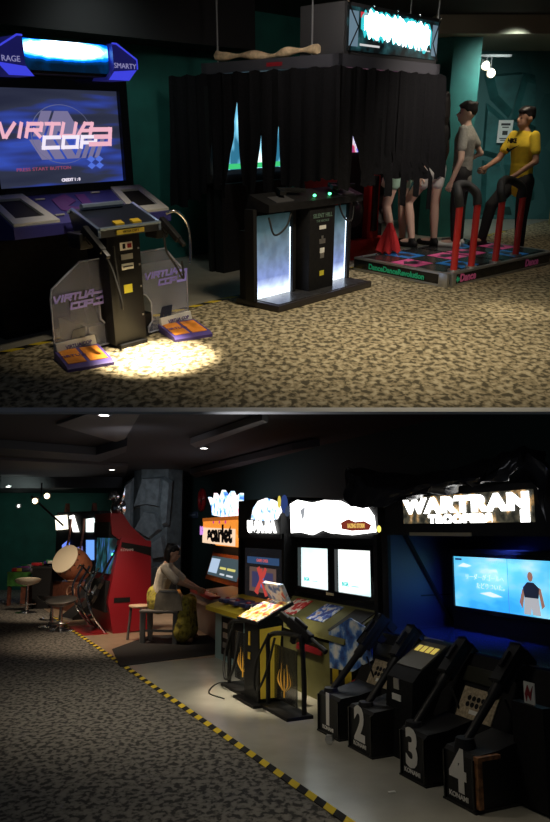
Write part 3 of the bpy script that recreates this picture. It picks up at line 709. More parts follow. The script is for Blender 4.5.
# ------------------------------------------------------------------ dance stage
D = Fr(A, A.F(447, 288), 41)
Wd, Dd, Zd = 1.95, 1.2, .125
ds = thing('dance_stage', 'low black two-player dance stage with pink and blue arrow panels and red rails', 'dance platform', D)
MB().prism([(.08, 0), (Wd-.08, 0), (Wd, .08), (Wd, Dd), (0, Dd), (0, .08)], 'z', 0, Zd).build('platform', GLS, ds)
rim = MB(); oc = [(.08, -.004), (Wd-.08, -.004), (Wd+.004, .08), (Wd+.004, Dd), (-.004, Dd), (-.004, .08)]; ic = [(.1, .05), (Wd-.1, .05), (Wd-.05, .1), (Wd-.05, Dd-.05), (.05, Dd-.05), (.05, .1)]
rim.ring(oc, ic, 'z', Zd-.012, Zd+.006); rim.build('metal_rim', SIL, ds)
rm2 = MB(); rm2.ring(oc, [(p[0]*.98+.02*Wd/2, p[1]*.97+.03*Dd/2) for p in oc], 'z', 0, .02); rm2.build('metal_rim', SIL, ds)
for x in (.0, .08): pass
MB().box(-.012, .03, .0, .1, 0, Zd+.01, .004).box(.06, .12, -.012, .02, 0, Zd+.01, .004).build('corner_bracket', SIL, ds)
gtx = mat('green_lettering', (.02, .45, .22), .5, emit=(.02, .5, .25), es=.06); ptx = mat('pink_lettering', (.65, .12, .3), .5, emit=(.6, .1, .28), es=.05)
text('DanceDanceRevolution', .075, face_left(-.006, Dd/2+.03, .06), gtx, ds, bold=.003, xs=1.0)
text('Dance', .10, face_front(.32, -.006, .065), ptx, ds, bold=.005); text('Dance', .10, face_front(1.48, -.006, .065), ptx, ds, bold=.005)
MB().prism([(.125, .06), (.15, .09), (.15, .075), (.18, .075), (.18, .045), (.15, .045), (.15, .03)], 'y', -.009, -.005).build('emblem', gtx, ds)
pnk = mat('pink_arrow_panel', (.8, .12, .35), .3, emit=(.8, .1, .33), es=.04); blu = mat('blue_arrow_panel', (.03, .2, .6), .3, emit=(.03, .2, .6), es=.05); stl = mat('steel_panel', (.13, .13, .14), .25, .8)
for px0 in (.06, 1.0):
    s_ = .3
    for i in range(3):
        for j in range(3):
            x = px0+.01+i*s_; y = .11+j*.335
            if (i, j) in ((1, 0), (1, 2)): m, n = blu, 'arrow_panel'
            elif (i, j) in ((0, 1), (2, 1)): m, n = pnk, 'arrow_panel'
            else: m, n = stl, 'steel_panel'
            a = MB().box(x, x+s_-.015, y, y+.32, Zd-.002, Zd+.004).build(n, m, ds)
            if n == 'arrow_panel':
                c = Matrix.Translation((x+s_/2-.007, y+.16, 0)) @ Matrix.Rotation({(1, 0): pi, (1, 2): 0, (0, 1): pi/2, (2, 1): -pi/2}[(i, j)], 4, 'Z')
                MB().prism([(0, .12), (.1, .0), (.05, 0), (.05, -.11), (-.05, -.11), (-.05, 0), (-.1, 0)], 'z', Zd+.004, Zd+.007, c).build('arrow', mat('arrow_dark', (.03, .03, .05), .3), a)
for i in range(9):
    MB().ell((.05+i*.23, Dd-.06, Zd+.01), (.012, .012, .008), u=8, v=6).build('stud', CHR, ds)
rred = mat('red_rail', (.55, .03, .025), .35)
bt = [D(px, py, z=Zd) for px, py in ((463, 274), (481, 270), (501, 264), (517, 256))]
pos = [(bt[0].x+.03, bt[0].y+.05), (bt[1].x+.02, bt[1].y+.04), (bt[2].x+.02, bt[2].y+.03), (bt[3].x, bt[3].y+.02)]
for a, b in ((0, 1), (2, 3)):
    (xa, ya), (xb, yb) = pos[a], pos[b]; ya = max(ya, .06); yb = max(yb, .06)
    zt = .74
    rl = MB().cyl((xa, ya, Zd), (xa, ya, zt), .033).cyl((xb, yb, Zd), (xb, yb, zt), .033).build('rail', rred, ds)
    MB().cyl((xa, ya, Zd), (xa, ya, Zd+.02), .06).cyl((xb, yb, Zd), (xb, yb, Zd+.02), .06).build('rail_flange', SIL, rl)
    MB().tube(spline([(xa, ya, zt-.02), (xa+.0, ya+.03, zt+.09), (xa*.75+xb*.25, ya+.1, zt+.16), (xa*.25+xb*.75, yb+.1, zt+.16), (xb, yb+.03, zt+.09), (xb, yb, zt-.02)], 6), .042, 10).build('rail_padding', RUB, rl)

# dance cabinet behind the front curtain
dc = thing('dance_cabinet', 'red dance game cabinet with round speakers behind the ragged curtain', 'arcade cabinet', D.sub(.22, 0))
Y0 = 1.55
rb = mat('glossy_red', (.5, .02, .018), .3)
MB().box(-.12, .72, Y0, Y0+.6, 0, .22, .01).build('cabinet_foot', rb, dc)
MB().box(-.12, .02, Y0+.02, Y0+.6, .22, .9).box(.38, .56, Y0+.02, Y0+.6, .22, .9).build('cabinet_frame', rb, dc)
MB().box(-.1, .72, Y0+.1, Y0+.6, .22, 1.15).build('cabinet_body', BLK, dc)
for x in (.20, .70):
    sp1 = MB(); sp1.lathe([(.0, 0), (.15, 0), (.165, .03), (.14, .03), (.12, .01), (.04, .0), (.04, .03), (.0, .035)], Matrix.Translation((x, Y0+.1, .52)) @ Matrix.Rotation(pi/2, 4, 'X')); sp1.build('speaker', mat('speaker_grey', (.1, .1, .1), .3, .5), dc)
MB().box(.43, .51, Y0-.005, Y0+.02, .3, .9).build('speaker_column', GLS, dc)
pp_ = [D(354, y, y=Y0+.05) for y in (138, 176)]
MB().box(pp_[0].x-.5, pp_[0].x+.55, Y0+.06, Y0+.6, 1.1, 1.9).build('screen_housing', BLK, dc)
dsm = ramp_mat('dance_screen', 'noise', [(.35, (.02, .04, .3)), (.5, (.75, .06, .12)), (.6, (.9, .85, 1)), (.7, (.2, .2, .9))], scale=(6, 1, 6), emit=.9, detail=2)
MB().box(pp_[0].x-.45, pp_[0].x+.5, Y0+.04, Y0+.06, 1.15, 1.8).build('screen', dsm, dc)
# crumpled red cloth on the floor
cq = A.F(386, 246)
def cl(u, v):
    a = 2*pi*u; r = .02+.10*v*(1+.25*sin(5*a)+.12*sin(9*a+1)); return (r*cos(a), r*sin(a)*.7, .30*(1-v)**.8+.02*sin(7*a)*v+.015)
solo('red_cloth', MB().grid(cl, 40, 10, .004), mat('red_cloth', (.55, .02, .025), .85), Fr(A, D.sub(.46, 1.12).o[:2]+(Zd+.01,), 30), 'crumpled red cloth heaped at the back edge of the dance stage', 'cloth', smooth=60)

# ------------------------------------------------------------------ people upstairs
fair = mat('pale_skin', (.62, .42, .33), .6); tan = mat('tan_skin', (.42, .23, .15), .6)
greyT = mat('grey_tshirt', (.30, .30, .27), .9, noise=(40, .15)); yelT = mat('yellow_tshirt', (.72, .52, .03), .9, noise=(20, .1)); blkP = mat('black_trousers', (.012, .012, .014), .9)
def stand(H, dx=.09, lean=(0, 0), foot=.0, arms=None):
    J = dict(pel=(0, 0, .54*H), chest=(lean[0]*.7, lean[1]*.7, .75*H), neck=(lean[0], lean[1], .845*H), head=(lean[0]*1.1, lean[1]*1.1-.01, .925*H))
    for S, sx in (('R', -1), ('L', 1)):
        J['hip'+S] = (sx*.055*H, 0, .52*H); J['kn'+S] = (sx*.06*H, -.01, .28*H); J['an'+S] = (sx*.062*H, .015, .05*H); J['toe'+S] = (sx*.075*H, -.11*H, .02*H)
        J['sh'+S] = (lean[0]*.9+sx*.103*H, lean[1]*.9, .815*H); J['el'+S] = (lean[0]*.7+sx*.145*H, lean[1]*.6+.01, .635*H); J['wr'+S] = (lean[0]*.4+sx*.15*H, lean[1]*.3-.04, .485*H)
    J.update(arms or {})
    return J
def dsp(px, py, z): p = D(px, py, z=z); return D.sub(p.x, p.y, z)
# grey T-shirt boy, seen from behind-left, looking at the dancers
gp = A.F(455, 246, Zd)
gf = Fr(A, (gp.x, gp.y, Zd+.002), 244)
J = stand(1.52, arms=dict(hyaw=.45, elL=(.22, .02, .95), wrL=(.22, -.06, .72), elR=(-.22, .14, 1.0), wrR=(-.18, -.05, .88)))
person(gf, 'boy in a grey T-shirt standing on the dance stage by the teal pillar', J, (greyT, -.4), (blkP, 1.95), PAP, .95, skin=fair, sleeve=.6)
# yellow T-shirt boy with hands on the rail
yp = A.F(511, 255, 0)
yf = Fr(A, (yp.x, yp.y, 0.002), 294)
J = stand(1.60, lean=(0, -.03), arms=dict(elR=(-.24, -.14, 1.06), wrR=(-.19, -.34, .98), elL=(.24, -.04, 1.05), wrL=(.14, -.22, .90), knR=(-.12, -.28, .56), anR=(-.12, -.36, .19), toeR=(-.12, -.52, .15)))
yb = person(yf, 'boy in a yellow T-shirt with a black tick holding the padded dance rail', J, (yelT, -.3), (blkP, 1.95), blkP, .97, skin=tan, sleeve=.6)
text('NIKE', .065, face_front(-.02, -.172, 1.255), BLK, yb, name='shirt_lettering', bold=.004)
MB().prism([(-.10, 1.16), (-.06, 1.135), (.10, 1.215), (-.055, 1.165), (-.08, 1.185)], 'y', -.172, -.168).build('shirt_emblem', BLK, yb)
# two dancers seen from the waist down
plaid = ramp_mat('red_plaid', 'wave', [(0, (.4, .02, .03)), (.5, (.25, .03, .04)), (.7, (.5, .3, .3))], scale=(3, 3, 3), rough=.9, const=True)
d1 = dsp(396, 247, Zd)
J = stand(1.6, arms=dict(knL=(.10, -.10, .46), anL=(.12, .02, .08), toeL=(.13, -.13, .035)))
f1 = Fr(A, (d1.o.x, d1.o.y, Zd+.002), 228)
person(f1, 'dancer in mint shorts and red checked shirt behind the curtain strips', J, (plaid, -.2), (mat('mint_shorts', (.4, .62, .5), .9), .35), BLK, .97, skin=fair, hair_len=.2)
d2 = dsp(428, 247, Zd)
J = stand(1.62, arms=dict(knL=(.13, -.22, .50), anL=(.22, -.10, .10), toeL=(.24, -.25, .05)))
f2 = Fr(A, (d2.o.x, d2.o.y, Zd+.002), 232)
person(f2, 'dancer in white denim shorts and black top nearest the teal pillar', J, (BLK, .0), (mat('white_denim', (.68, .68, .66), .9), .38), BLK, .98, skin=fair, hair_len=.25)
# ================================================================== LOWER HALL
B0 = Fr(B, (0, 0), 0)
ta, tb_ = B.F(345, 820), B.F(75, 632)
TF = Fr(B, ta, math.degrees(atan2(tb_.y-ta.y, tb_.x-ta.x)))
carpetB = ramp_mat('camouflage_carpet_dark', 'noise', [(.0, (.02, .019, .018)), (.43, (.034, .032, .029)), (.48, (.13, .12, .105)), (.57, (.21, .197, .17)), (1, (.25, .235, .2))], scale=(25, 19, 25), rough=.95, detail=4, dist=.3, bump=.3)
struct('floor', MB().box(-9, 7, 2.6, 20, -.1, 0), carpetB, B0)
struct('floor', MB().box(-2, 9.9, -7, -.03, 0, .003), mat('grey_vinyl_floor', (.40, .39, .34), .22, noise=(4, .08)), TF)
struct('floor', MB().box(4.75, 12.0, -3.2, -.03, .003, .004), mat('lamp_toned_vinyl_floor', (.34, .25, .17), .35, noise=(5, .15)), TF)  # vinyl stretch with the warm lamplight painted into its colour
hz2 = ramp_mat('hazard_stripes_bold', 'wave', [(0, (.01, .01, .01)), (.5, (.75, .55, .03))], scale=(3.0, 3.0, 0), rough=.9, const=True)
solo('floor_tape', MB().box(-1.5, 9.6, -.03, .03, .003, .006), hz2, TF, 'yellow and black striped tape running along the edge of the grey vinyl floor', 'tape')
W = Fr(B, (.35, 5.6), -65)
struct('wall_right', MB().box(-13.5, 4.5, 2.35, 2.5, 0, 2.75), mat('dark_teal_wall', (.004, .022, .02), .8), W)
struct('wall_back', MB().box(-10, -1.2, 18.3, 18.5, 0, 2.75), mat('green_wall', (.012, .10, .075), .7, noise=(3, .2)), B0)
struct('wall_left', MB().box(-8.9, -8.7, 9, 18.3, 0, 2.75), mat('dark_wall', (.02, .022, .02), .8), B0)
cdark = mat('charcoal_ceiling', (.035, .033, .035), .9)
struct('ceiling', MB().box(-9, 7, 5.0, 20, 2.75, 2.85), cdark, B0)
beam = mat('beam_grey', (.05, .05, .055), .7); pale = mat('pale_ceiling_panel', (.16, .15, .15), .8)
def ceil_poly(pix, z, m, name='ceiling_panel', t=.05):
    ps = [B.F(px, py, z) for px, py in pix]
    o = struct(name, MB().prism([(p.x, p.y) for p in ps], 'z', z, z+t), m, B0); return o
ceil_poly([(56, 425), (88, 414), (140, 414), (122, 444)], 2.72, pale)
ceil_poly([(0, 460), (128, 466), (124, 484), (0, 476)], 2.70, mat('ceiling_panel_dim', (.10, .095, .1), .8))
ceil_poly([(0, 455), (100, 462), (126, 452), (127, 446), (96, 455), (0, 448)], 2.62, beam, 'ceiling_beam', .12)
ceil_poly([(190, 444), (262, 420), (268, 422), (196, 448)], 2.66, pale, 'ceiling_beam', .08)
ceil_poly([(190, 474), (292, 450), (320, 446), (196, 478)], 2.62, beam, 'ceiling_beam', .1)
ceil_poly([(280, 462), (340, 450), (345, 452), (284, 466)], 2.66, pale, 'ceiling_beam', .08)
ceil_poly([(0, 496), (50, 500), (122, 492), (122, 488), (0, 488)], 2.45, beam, 'ceiling_beam', .28)
dl = glow('downlight_white', (1, .97, .9), 8)
for i, (px, py, lb) in enumerate(((104, 415.5, 'small round downlight in the pale ceiling panel at the top'), (112, 470, 'small round downlight left of the rock column top'), (8, 487, 'tiny round downlight at the far left ceiling edge'), (204, 448.5, 'small round downlight above the topper of the orange cabinet'))):
    z = 2.69 if py < 480 else 2.43
    p = B.F(px, py, z)
    f = Fr(B, (p.x, p.y, z), 0)
    t = thing('downlight', lb, 'ceiling light', f, 'ceiling downlights')
    MB().lathe([(.0, .03), (.075, .03), (.075, 0), (.055, 0), (.055, .02), (0, .02)]).build('trim_ring', SIL, t)
    MB().lathe([(0, .0), (.05, 0), (.05, .015), (0, .015)]).build('lens', dl, t)
q_ = B0(19, 506, y=18.28)
wl_ = thing('wall_lamp', 'tiny round lamp high on the dark green wall at far left', 'lamp', Fr(B, q_, 0))
MB().lathe([(0, 0), (.07, 0), (.075, .03), (0, .03)], Matrix.Rotation(pi/2, 4, 'X')).build('base', SIL, wl_)
MB().ell((0, -.035, 0), (.03, .012, .03)).build('lens', dl, wl_)
# spotlight pair
lp = thing('track_spotlights', 'pair of lit warm spotlights on a ceiling arm over the drum game', 'lamp', Fr(B, B0(41, 498, y=14.2), 0))
MB().cyl((-.2, 0, .04), (.45, .1, -.55), .02).cyl((0, 0, .02), (0, 0, .3), .015).build('arm', MTB, lp)
bw = glow('spot_bulb', (1, .75, .42), 8)
for px, py in ((35, 501), (47, 496)):
    p = B0(px, py, y=14.1); q = p-B0(41, 498, y=14.2)
    h = MB().cyl((q.x-.03, q.y+.2, q.z+.05), (q.x, q.y, q.z), .05, .07).build('lamp_head', SIL, lp)
    MB().ell((q.x, q.y-.01, q.z), (.05, .03, .05)).build('bulb', bw, h)

# rock column with facets
cp = B.F(157, 603)
CF = Fr(B, (cp.x, cp.y), -18)
rock = mat('grey_rock_cladding', (.085, .1, .105), .75, noise=(8, .3)); rock2 = mat('rock_panel_face', (.12, .14, .15), .7, noise=(10, .3))
cw_ = .52
struct('wall_column', MB().prism([(-cw_, -.2), (-cw_*.35, -.5), (cw_*.75, -.4), (cw_, 0), (cw_*.6, .5), (-cw_*.7, .5)], 'z', 0, 2.75), rock, CF)
def slab(pts, z0):
    mb = MB(); n = len(pts); cx = sum(p[0] for p in pts)/n; cz = sum(p[1] for p in pts)/n
    a = [mb.bm.verts.new((p[0], -.42, p[1])) for p in pts]; b = [mb.bm.verts.new((cx+(p[0]-cx)*.86, -.55-.06*((p[0]-cx)*z0), cz+(p[1]-cz)*.86)) for p in pts]
    mb.bm.faces.new(b)
    for i in range(n): mb.bm.faces.new((a[i], a[(i+1) % n], b[(i+1) % n], b[i]))
    return mb
for pts, s_ in (([(-.34, 1.5), (-.1, 1.9), (.2, 1.85), (.3, 1.5), (.05, 1.3)], 1), ([(-.35, 1.95), (-.15, 2.6), (.3, 2.6), (.25, 1.95), (-.05, 2.0)], -1), ([(-.38, .8), (-.36, 1.4), (.02, 1.22), (.1, .85), (-.1, .7)], 1.5), ([(.15, .9), (.1, 1.25), (.34, 1.4), (.42, .95)], -1), ([(.28, 1.95), (.33, 2.6), (.5, 2.5), (.45, 1.6), (.34, 1.55)], 1), ([(-.36, .1), (-.36, .7), (.1, .75), (.4, .85), (.4, .1)], 1), ([(-.55, 1.0), (-.55, 2.5), (-.4, 2.6), (-.38, 1.1)], -2)):
    o = slab(pts, s_).build('wall_panel', rock2, None, 0); o.matrix_world = CF.M; o['kind'] = 'structure'

# ------------------------------------------------------------------ four-gun war cabinet, right
wc = thing('shooting_cabinet', 'huge black four-gun cabinet with numbered pods and a wide cyan sky screen', 'arcade cabinet', W)
XL, XR = -.12, 1.95
blue_in = mat('blue_black_laminate', (.02, .022, .05), .4)
MB().prism([(.36, 0), (.36, .3), (.58, .68), (1.3, .68), (1.9, .68), (1.9, 0)], 'x', XL, XR).build('cabinet_base', BLK, wc)
YF = .70
MB().box(XL, XL+.06, YF, 1.95, .6, 1.50).build('hood_wall', blue_in, wc); MB().box(XR-.06, XR, YF, 1.95, .6, 1.50).build('hood_wall', blue_in, wc)
MB().box(XL, XR, YF, 1.95, 1.50, 1.57).build('hood_top', BLK, wc)
MB().box(XL, XR, 1.5, 1.95, .68, 1.5).build('hood_back', blue_in, wc)
MB().box(XL-.02, XL+.07, YF-.03, YF, .66, 1.55).box(XR-.07, XR+.02, YF-.03, YF, .66, 1.55).box(XL, XR, YF-.03, YF, 1.46, 1.55).build('hood_trim', BLK, wc)
MB().tube([(XL+.065, .85, 1.46), (XL+.065, 1.35, .66)], .02, 6).build('hood_brace', BLK, wc)
MB().box(XL+.06, XL+.066, 1.0, 1.5, .95, .962).build('hood_trim', BLK, wc)
# wide screen
ys = 1.22
q = [W(px, py, y=ys) for px, py in ((456, 557), (549, 560), (549, 619), (453, 605))]
x0 = q[0].x-.03; x1 = x0+1.42; z0 = (q[3].z+q[2].z)/2; z1 = (q[0].z+q[1].z)/2
MB().box(x0-.05, x1+.05, ys+.012, 1.5, .66, z1+.06).build('monitor_housing', BLK, wc)
skm = ramp_mat('sky_screen', 'noise', [(.3, (.04, .42, .85)), (.5, (.13, .62, .95)), (.62, (.3, .78, .98)), (.75, (.75, .93, 1))], scale=(2.2, 1, 5), emit=1.0, detail=3, rough=.3, loc=(1, 0, 0))
wsc = MB().box(x0, x1, ys, ys+.012, z0, z1).build('screen', skm, wc)
MB().ring([(x0-.035, z0-.035), (x1+.035, z0-.035), (x1+.035, z1+.035), (x0-.035, z1+.035)], [(x0, z0), (x1, z0), (x1, z1), (x0, z1)], 'y', ys-.015, ys+.012).build('screen_bezel', GLS, wc)
cw = glow('screen_cloud_white', (.85, .97, 1), 1.0)
text('リーダーがゴールへ', .05, face_front(x0+.36, ys-.002, z1-.16), cw, wsc); text('たどりついた。', .05, face_front(x0+.44, ys-.002, z1-.225), cw, wsc)
cb = MB()
for a in ([(.05, -.08), (.12, -.05), (.22, -.07), (.16, -.085)], [(.42, -.09), (.5, -.085), (.52, -.11), (.44, -.105)], [(.3, -.28), (.42, -.26), (.56, -.29), (.45, -.30)]):
    cb.prism([(x0+p[0], z1+p[1]) for p in a], 'y', ys-.003, ys-.001)
cb.build('screen_cloud', cw, wsc)
MB().box(x0+.62, x0+.625, ys-.002, ys, z0, z1).build('screen_seam', glow('seam_blue', (.1, .45, .8), .8), wsc)
# soldier on the screen
hx = W(531, 590, y=ys).x; zz = W(531, 612, y=ys).z; u = (z1-z0)/.42
sh = MB(); sh.prism([(hx-.06, zz+.10), (hx-.075, zz+.17), (hx-.03, zz+.21), (hx+.03, zz+.21), (hx+.085, zz+.17), (hx+.07, zz+.10)], 'y', ys-.006, ys-.002); sh.build('screen_soldier', glow('soldier_vest', (.02, .025, .05), .6), wsc)
sk2 = MB(); sk2.ell((hx, ys-.003, zz+.25), (.027, .003, .035)).prism([(hx-.085, zz+.15), (hx-.05, zz+.19), (hx-.09, zz+.02), (hx-.115, zz+.06)], 'y', ys-.005, ys-.001).prism([(hx+.07, zz+.18), (hx+.095, zz+.17), (hx+.125, zz+.05), (hx+.1, zz+.03)], 'y', ys-.005, ys-.001); sk2.build('screen_soldier', glow('soldier_skin', (.45, .22, .16), .7), wsc)
MB().prism([(hx-.075, zz-.02), (hx-.065, zz+.1), (hx+.07, zz+.1), (hx+.085, zz-.02), (hx+.01, zz-.02), (hx, zz+.04), (hx-.01, zz-.02)], 'y', ys-.005, ys-.001).build('screen_soldier', glow('soldier_trousers', (.55, .56, .6), .8), wsc)
MB().box(x0+.02, x0+.10, ys-.002, ys, z1-.03, z1-.015).build('screen_text', glow('seam_dark', (.02, .1, .3), .5), wsc)
MB().box(XL+.06, XR-.06, .60, 1.22, .67, .695).build('ledge', mat('polished_ledge', (.02, .03, .08), .09, spec=.9), wc)
# marquee
mqx = xz(W, YF-.02, (404, 497), (531, 490), (529, 531), (403, 527))
ma, mb_, mz0_, mz1_ = mqx[3][0], mqx[1][0], (mqx[2][1]+mqx[3][1])/2+.02, (mqx[0][1]+mqx[1][1])/2
msg = MB().box(XL, XR, YF, 1.2, 1.57, mz1_+.05).build('marquee_box', BLK, wc)
mm = ramp_mat('camo_marquee', 'noise', [(.35, (.02, .02, .015)), (.5, (.10, .09, .06)), (.58, (.38, .22, .08)), (.68, (.8, .55, .3))], scale=(12, 1, 12), emit=.7, detail=4)
mp = MB().box(ma, mb_, YF-.012, YF, mz0_, mz1_).build('marquee_panel', mm, msg)
lt = glow('letter_white', (1, 1, .96), 5)
text('WARTRAN', (mz1_-mz0_)*.62, face_front((ma+mb_)/2, YF-.016, mz0_+(mz1_-mz0_)*.66), lt, mp, bold=.012, xs=1.75, space=1.15)
text('TROOPERS', (mz1_-mz0_)*.38, face_front((ma+mb_)/2-.02, YF-.016, mz0_+(mz1_-mz0_)*.2), lt, mp, bold=.008, xs=1.45, space=1.15)
MB().box(mb_-.11, mb_-.03, YF-.016, YF-.012, mz0_+.02, mz0_+.10).build('marquee_logo', lt, mp)
p = W(432, 534, y=YF-.03); MB().box(p.x-.28, p.x+.45, YF-.036, YF-.03, p.z-.014, p.z+.012).build('label_strip', mat('dim_label_strip', (.3, .25, .16), .6), wc)
p = W(434, 632, y=.60); MB().box(p.x-.10, p.x+.12, .585, .59, .69, .725).build('label_plate', mat('grey_label', (.35, .33, .3), .5), wc)
# speakers, coin tower, pods and guns
bei = mat('beige_grille', (.42, .34, .22), .6, noise=(60, .4))
def on_slope(x, t, o):   # slope of the control wall from (.36,.3) to (.58,.70)
    return Vector((x, .36+.22*t, .3+.40*t))+Vector((0, -.876, .482))*o
SM = lambda x, t, o: basis(on_slope(x, t, o), (1, 0, 0), (0, .482, .876))
for px, py in ((386, 671), (481, 697)):
    p = W(px, py, y=.45); x = p.x
    c = SM(x, .28, .004)
    pl = MB().box(-.16, .16, -.09, .10, -.004, .004, M=c).build('speaker_grille', bei, wc)
    for i in range(5):
        for j in range(2): MB().lathe([(0, 0), (.017, 0), (.017, .003), (0, .003)], c @ Matrix.Translation((-.085+i*.042, -.005+j*.04, .003)), 10).build('speaker_hole', BLK, pl)
    MB().box(-.05, .05, -.06, -.035, .003, .007, M=c).build('speaker_label', PAP, pl)
    MB().box(-.2, .2, .13, .23, -.004, .012, .004, M=c).build('control_panel', mat('olive_black', (.03, .03, .02), .4), wc)
ctw = MB().prism([(.16, 0), (.20, .50), (.26, .56), (.52, .72), (.6, .72), (.6, 0)], 'x', .60, .90).build('coin_tower', BLK, wc)
CM = lambda x, t: basis((x, .26+.26*t, .56+.16*t+.003), (1, 0, 0), (0, .852, .524))
MB().box(-.14, .14, -.13, .13, -.003, .004, M=CM(.75, .5)).build('card_panel', mat('olive_panel', (.07, .06, .025), .4), ctw)
ycard = mat('lit_yellow_card', (.7, .55, .1), .5, emit=(.8, .6, .12), es=.55)
for i in range(4): MB().box(-.022, .022, -.03, .03, 0, .007, M=CM(.66+i*.06, .68)).build('player_card', ycard, ctw)
MB().box(.69, .75, .19, .196, .43, .50).build('coin_slot', SIL, ctw); MB().box(.68, .78, .182, .188, .36, .40).build('coin_label', PAP, ctw); MB().box(.70, .745, .18, .185, .25, .31).build('coin_return', MTB, ctw)
wnum = mat('stencil_white', (.85, .83, .78), .6)
pods = [((319, 742), (339, 702)), ((350, 755), (372, 720)), ((402, 779), (425, 741)), ((446, 803), (474, 757))]
guns = [((331, 693), (381, 622)), ((366, 706), (412, 634)), ((414, 726), (463, 648)), ((465, 743), (517, 655))]
for i in range(4):
    (pa, pb), ((ga, gb), (gc, gd)) = pods[i], guns[i]
    xa = W(*pa, y=0).x; xb = W(pb[0], pb[1], y=0).x; zt = .29
    pod = MB().prism([(0, .012), (0, zt-.02), (.02, zt), (.17, zt+.01), (.36, zt+.05), (.36, .012)], 'x', xa, xb).build('gun_pod', MTB, wc)
    MB().box(xa-.01, xb+.01, -.012, .36, 0, .014).build('pod_foot', RUB, pod)
    MB().box(xa, xa+.012, -.012, 0, .012, zt-.02).build('pod_rib', GLS, pod); MB().box(xb-.012, xb, -.012, 0, .012, zt-.02).build('pod_rib', GLS, pod)
    text(str(i+1), .30, face_front((xa+xb)/2-.01, -.003, .175), wnum, pod, 'number', bold=.012, xs=.9)
    text('KONAMI', .036, face_front((xa+xb)/2-.01, -.003, .05), wnum, pod, bold=.001, xs=1.15)
    b = W(ga, gb, y=.07); b.z = max(b.z, zt); e = W(gc, gd, y=.52)
    d = (e-b); g = MB().tube([b-d*.03, b+d*.5, b+d*.52, e], [.024, .026, .036, .036], 10).build('gun', MTB, wc)
    MB().tube([b+Vector((0, 0, -.04)), b+Vector((0, 0, .03))], [.07, .05], 12).build('gun_mount', MTB, g)
    up = Vector((0, -.6, .8)); c = basis(b+d*.86, d, up)
    MB().box(-.14, .13, -.04, .05, -.032, .032, .01, M=c).build('gun_body', MTB, g)
    MB().box(-.03, .02, -.17, -.03, -.017, .017, .006, M=c).box(.10, .15, -.13, -.02, -.02, .02, .006, M=c).build('gun_grip', RUB, g)
    MB().box(-.05, .06, .05, .075, -.012, .012, M=c).build('gun_sight', MTB, g)
    MB().tube(spline([b+d*.6+Vector((.04, .02, -.05)), b+d*.5+Vector((.09, .12, -.22)), b+d*.3+Vector((.10, .22, -.2))], 6), .007, 6).build('gun_cable', RUB, g)
wear = mat('worn_copper_edge', (.3, .13, .05), .5, noise=(25, .7))
MB().box(1.71, 1.745, .0, .03, .03, .27).box(1.71, 1.745, .0, .16, .27, .29).build('worn_edge', wear, wc)
MB().box(XR-.25, XR-.02, .30, .36, .02, .55).build('side_panel', BLK, wc)
p = W(532, 694, x=XR+.004); ok = xz(W, .34, (528, 685), (536, 684), (534, 703), (527, 705))
sx_ = sum(a[0] for a in ok)/4; sz2 = sum(a[1] for a in ok)/4
stq = MB().box(sx_-.04, sx_+.04, .325, .33, sz2-.065, sz2+.065).build('maker_sticker', PAP, wc)
MB().prism([(sx_-.03, sz2+.0), (sx_-.01, sz2+.05), (sx_+.01, sz2+.01), (sx_+.03, sz2+.05), (sx_+.01, sz2-.03), (sx_-.01, sz2+.0), (sx_-.02, sz2-.04)], 'y', .321, .325).build('emblem', RED, stq)

# black sheeting draped over the two signs
dpt = [W(px, py, y=yy) for px, py, yy in ((347, 472, .62), (352, 474, .60), (366, 484, .58), (388, 490, .58), (420, 487, .58), (452, 481, .58), (480, 478, .58), (503, 464, .58), (520, 453, .62), (526, 452, .66), (548, 470, .7))]
low = [W(px, py, y=yy) for px, py, yy in ((343, 492, .50), (350, 506, .50), (362, 507, .50), (380, 508, .54), (402, 499, .56), (436, 490, .56), (470, 484, .57), (500, 482, .57), (520, 470, .60), (532, 484, .62), (548, 520, .66))]
tp_ = [W(px, py, y=yy) for px, py, yy in ((349, 470, .95), (354, 468, .95), (372, 470, .95), (395, 474, .95), (425, 474, .95), (455, 468, .95), (482, 460, .95), (503, 454, .95), (521, 448, .95), (528, 449, .95), (548, 455, .95))]
S1, S2, S0 = spline(dpt, 4), spline(low, 4), spline(tp_, 4)
def drp(u, v):
    i = min(len(S1)-1, int(u*(len(S1)-1)+.5))
    p = S0[i].lerp(S1[i], v*2) if v < .5 else S1[i].lerp(S2[i], v*2-1)
    return p+Vector((0, .02*sin(u*60+v*9)+.012*sin(u*131), .012*sin(u*47+v*14)))
plas = mat('black_plastic_sheet', (.012, .012, .015), .3)
solo('plastic_sheet', MB().grid(drp, 44, 14, .003), plas, W, 'black plastic sheet draped in a swag over the two bright signs', 'sheet', smooth=60)
for px, py, lb in ((349, 471, 'left'), (521, 452, 'right')): pass

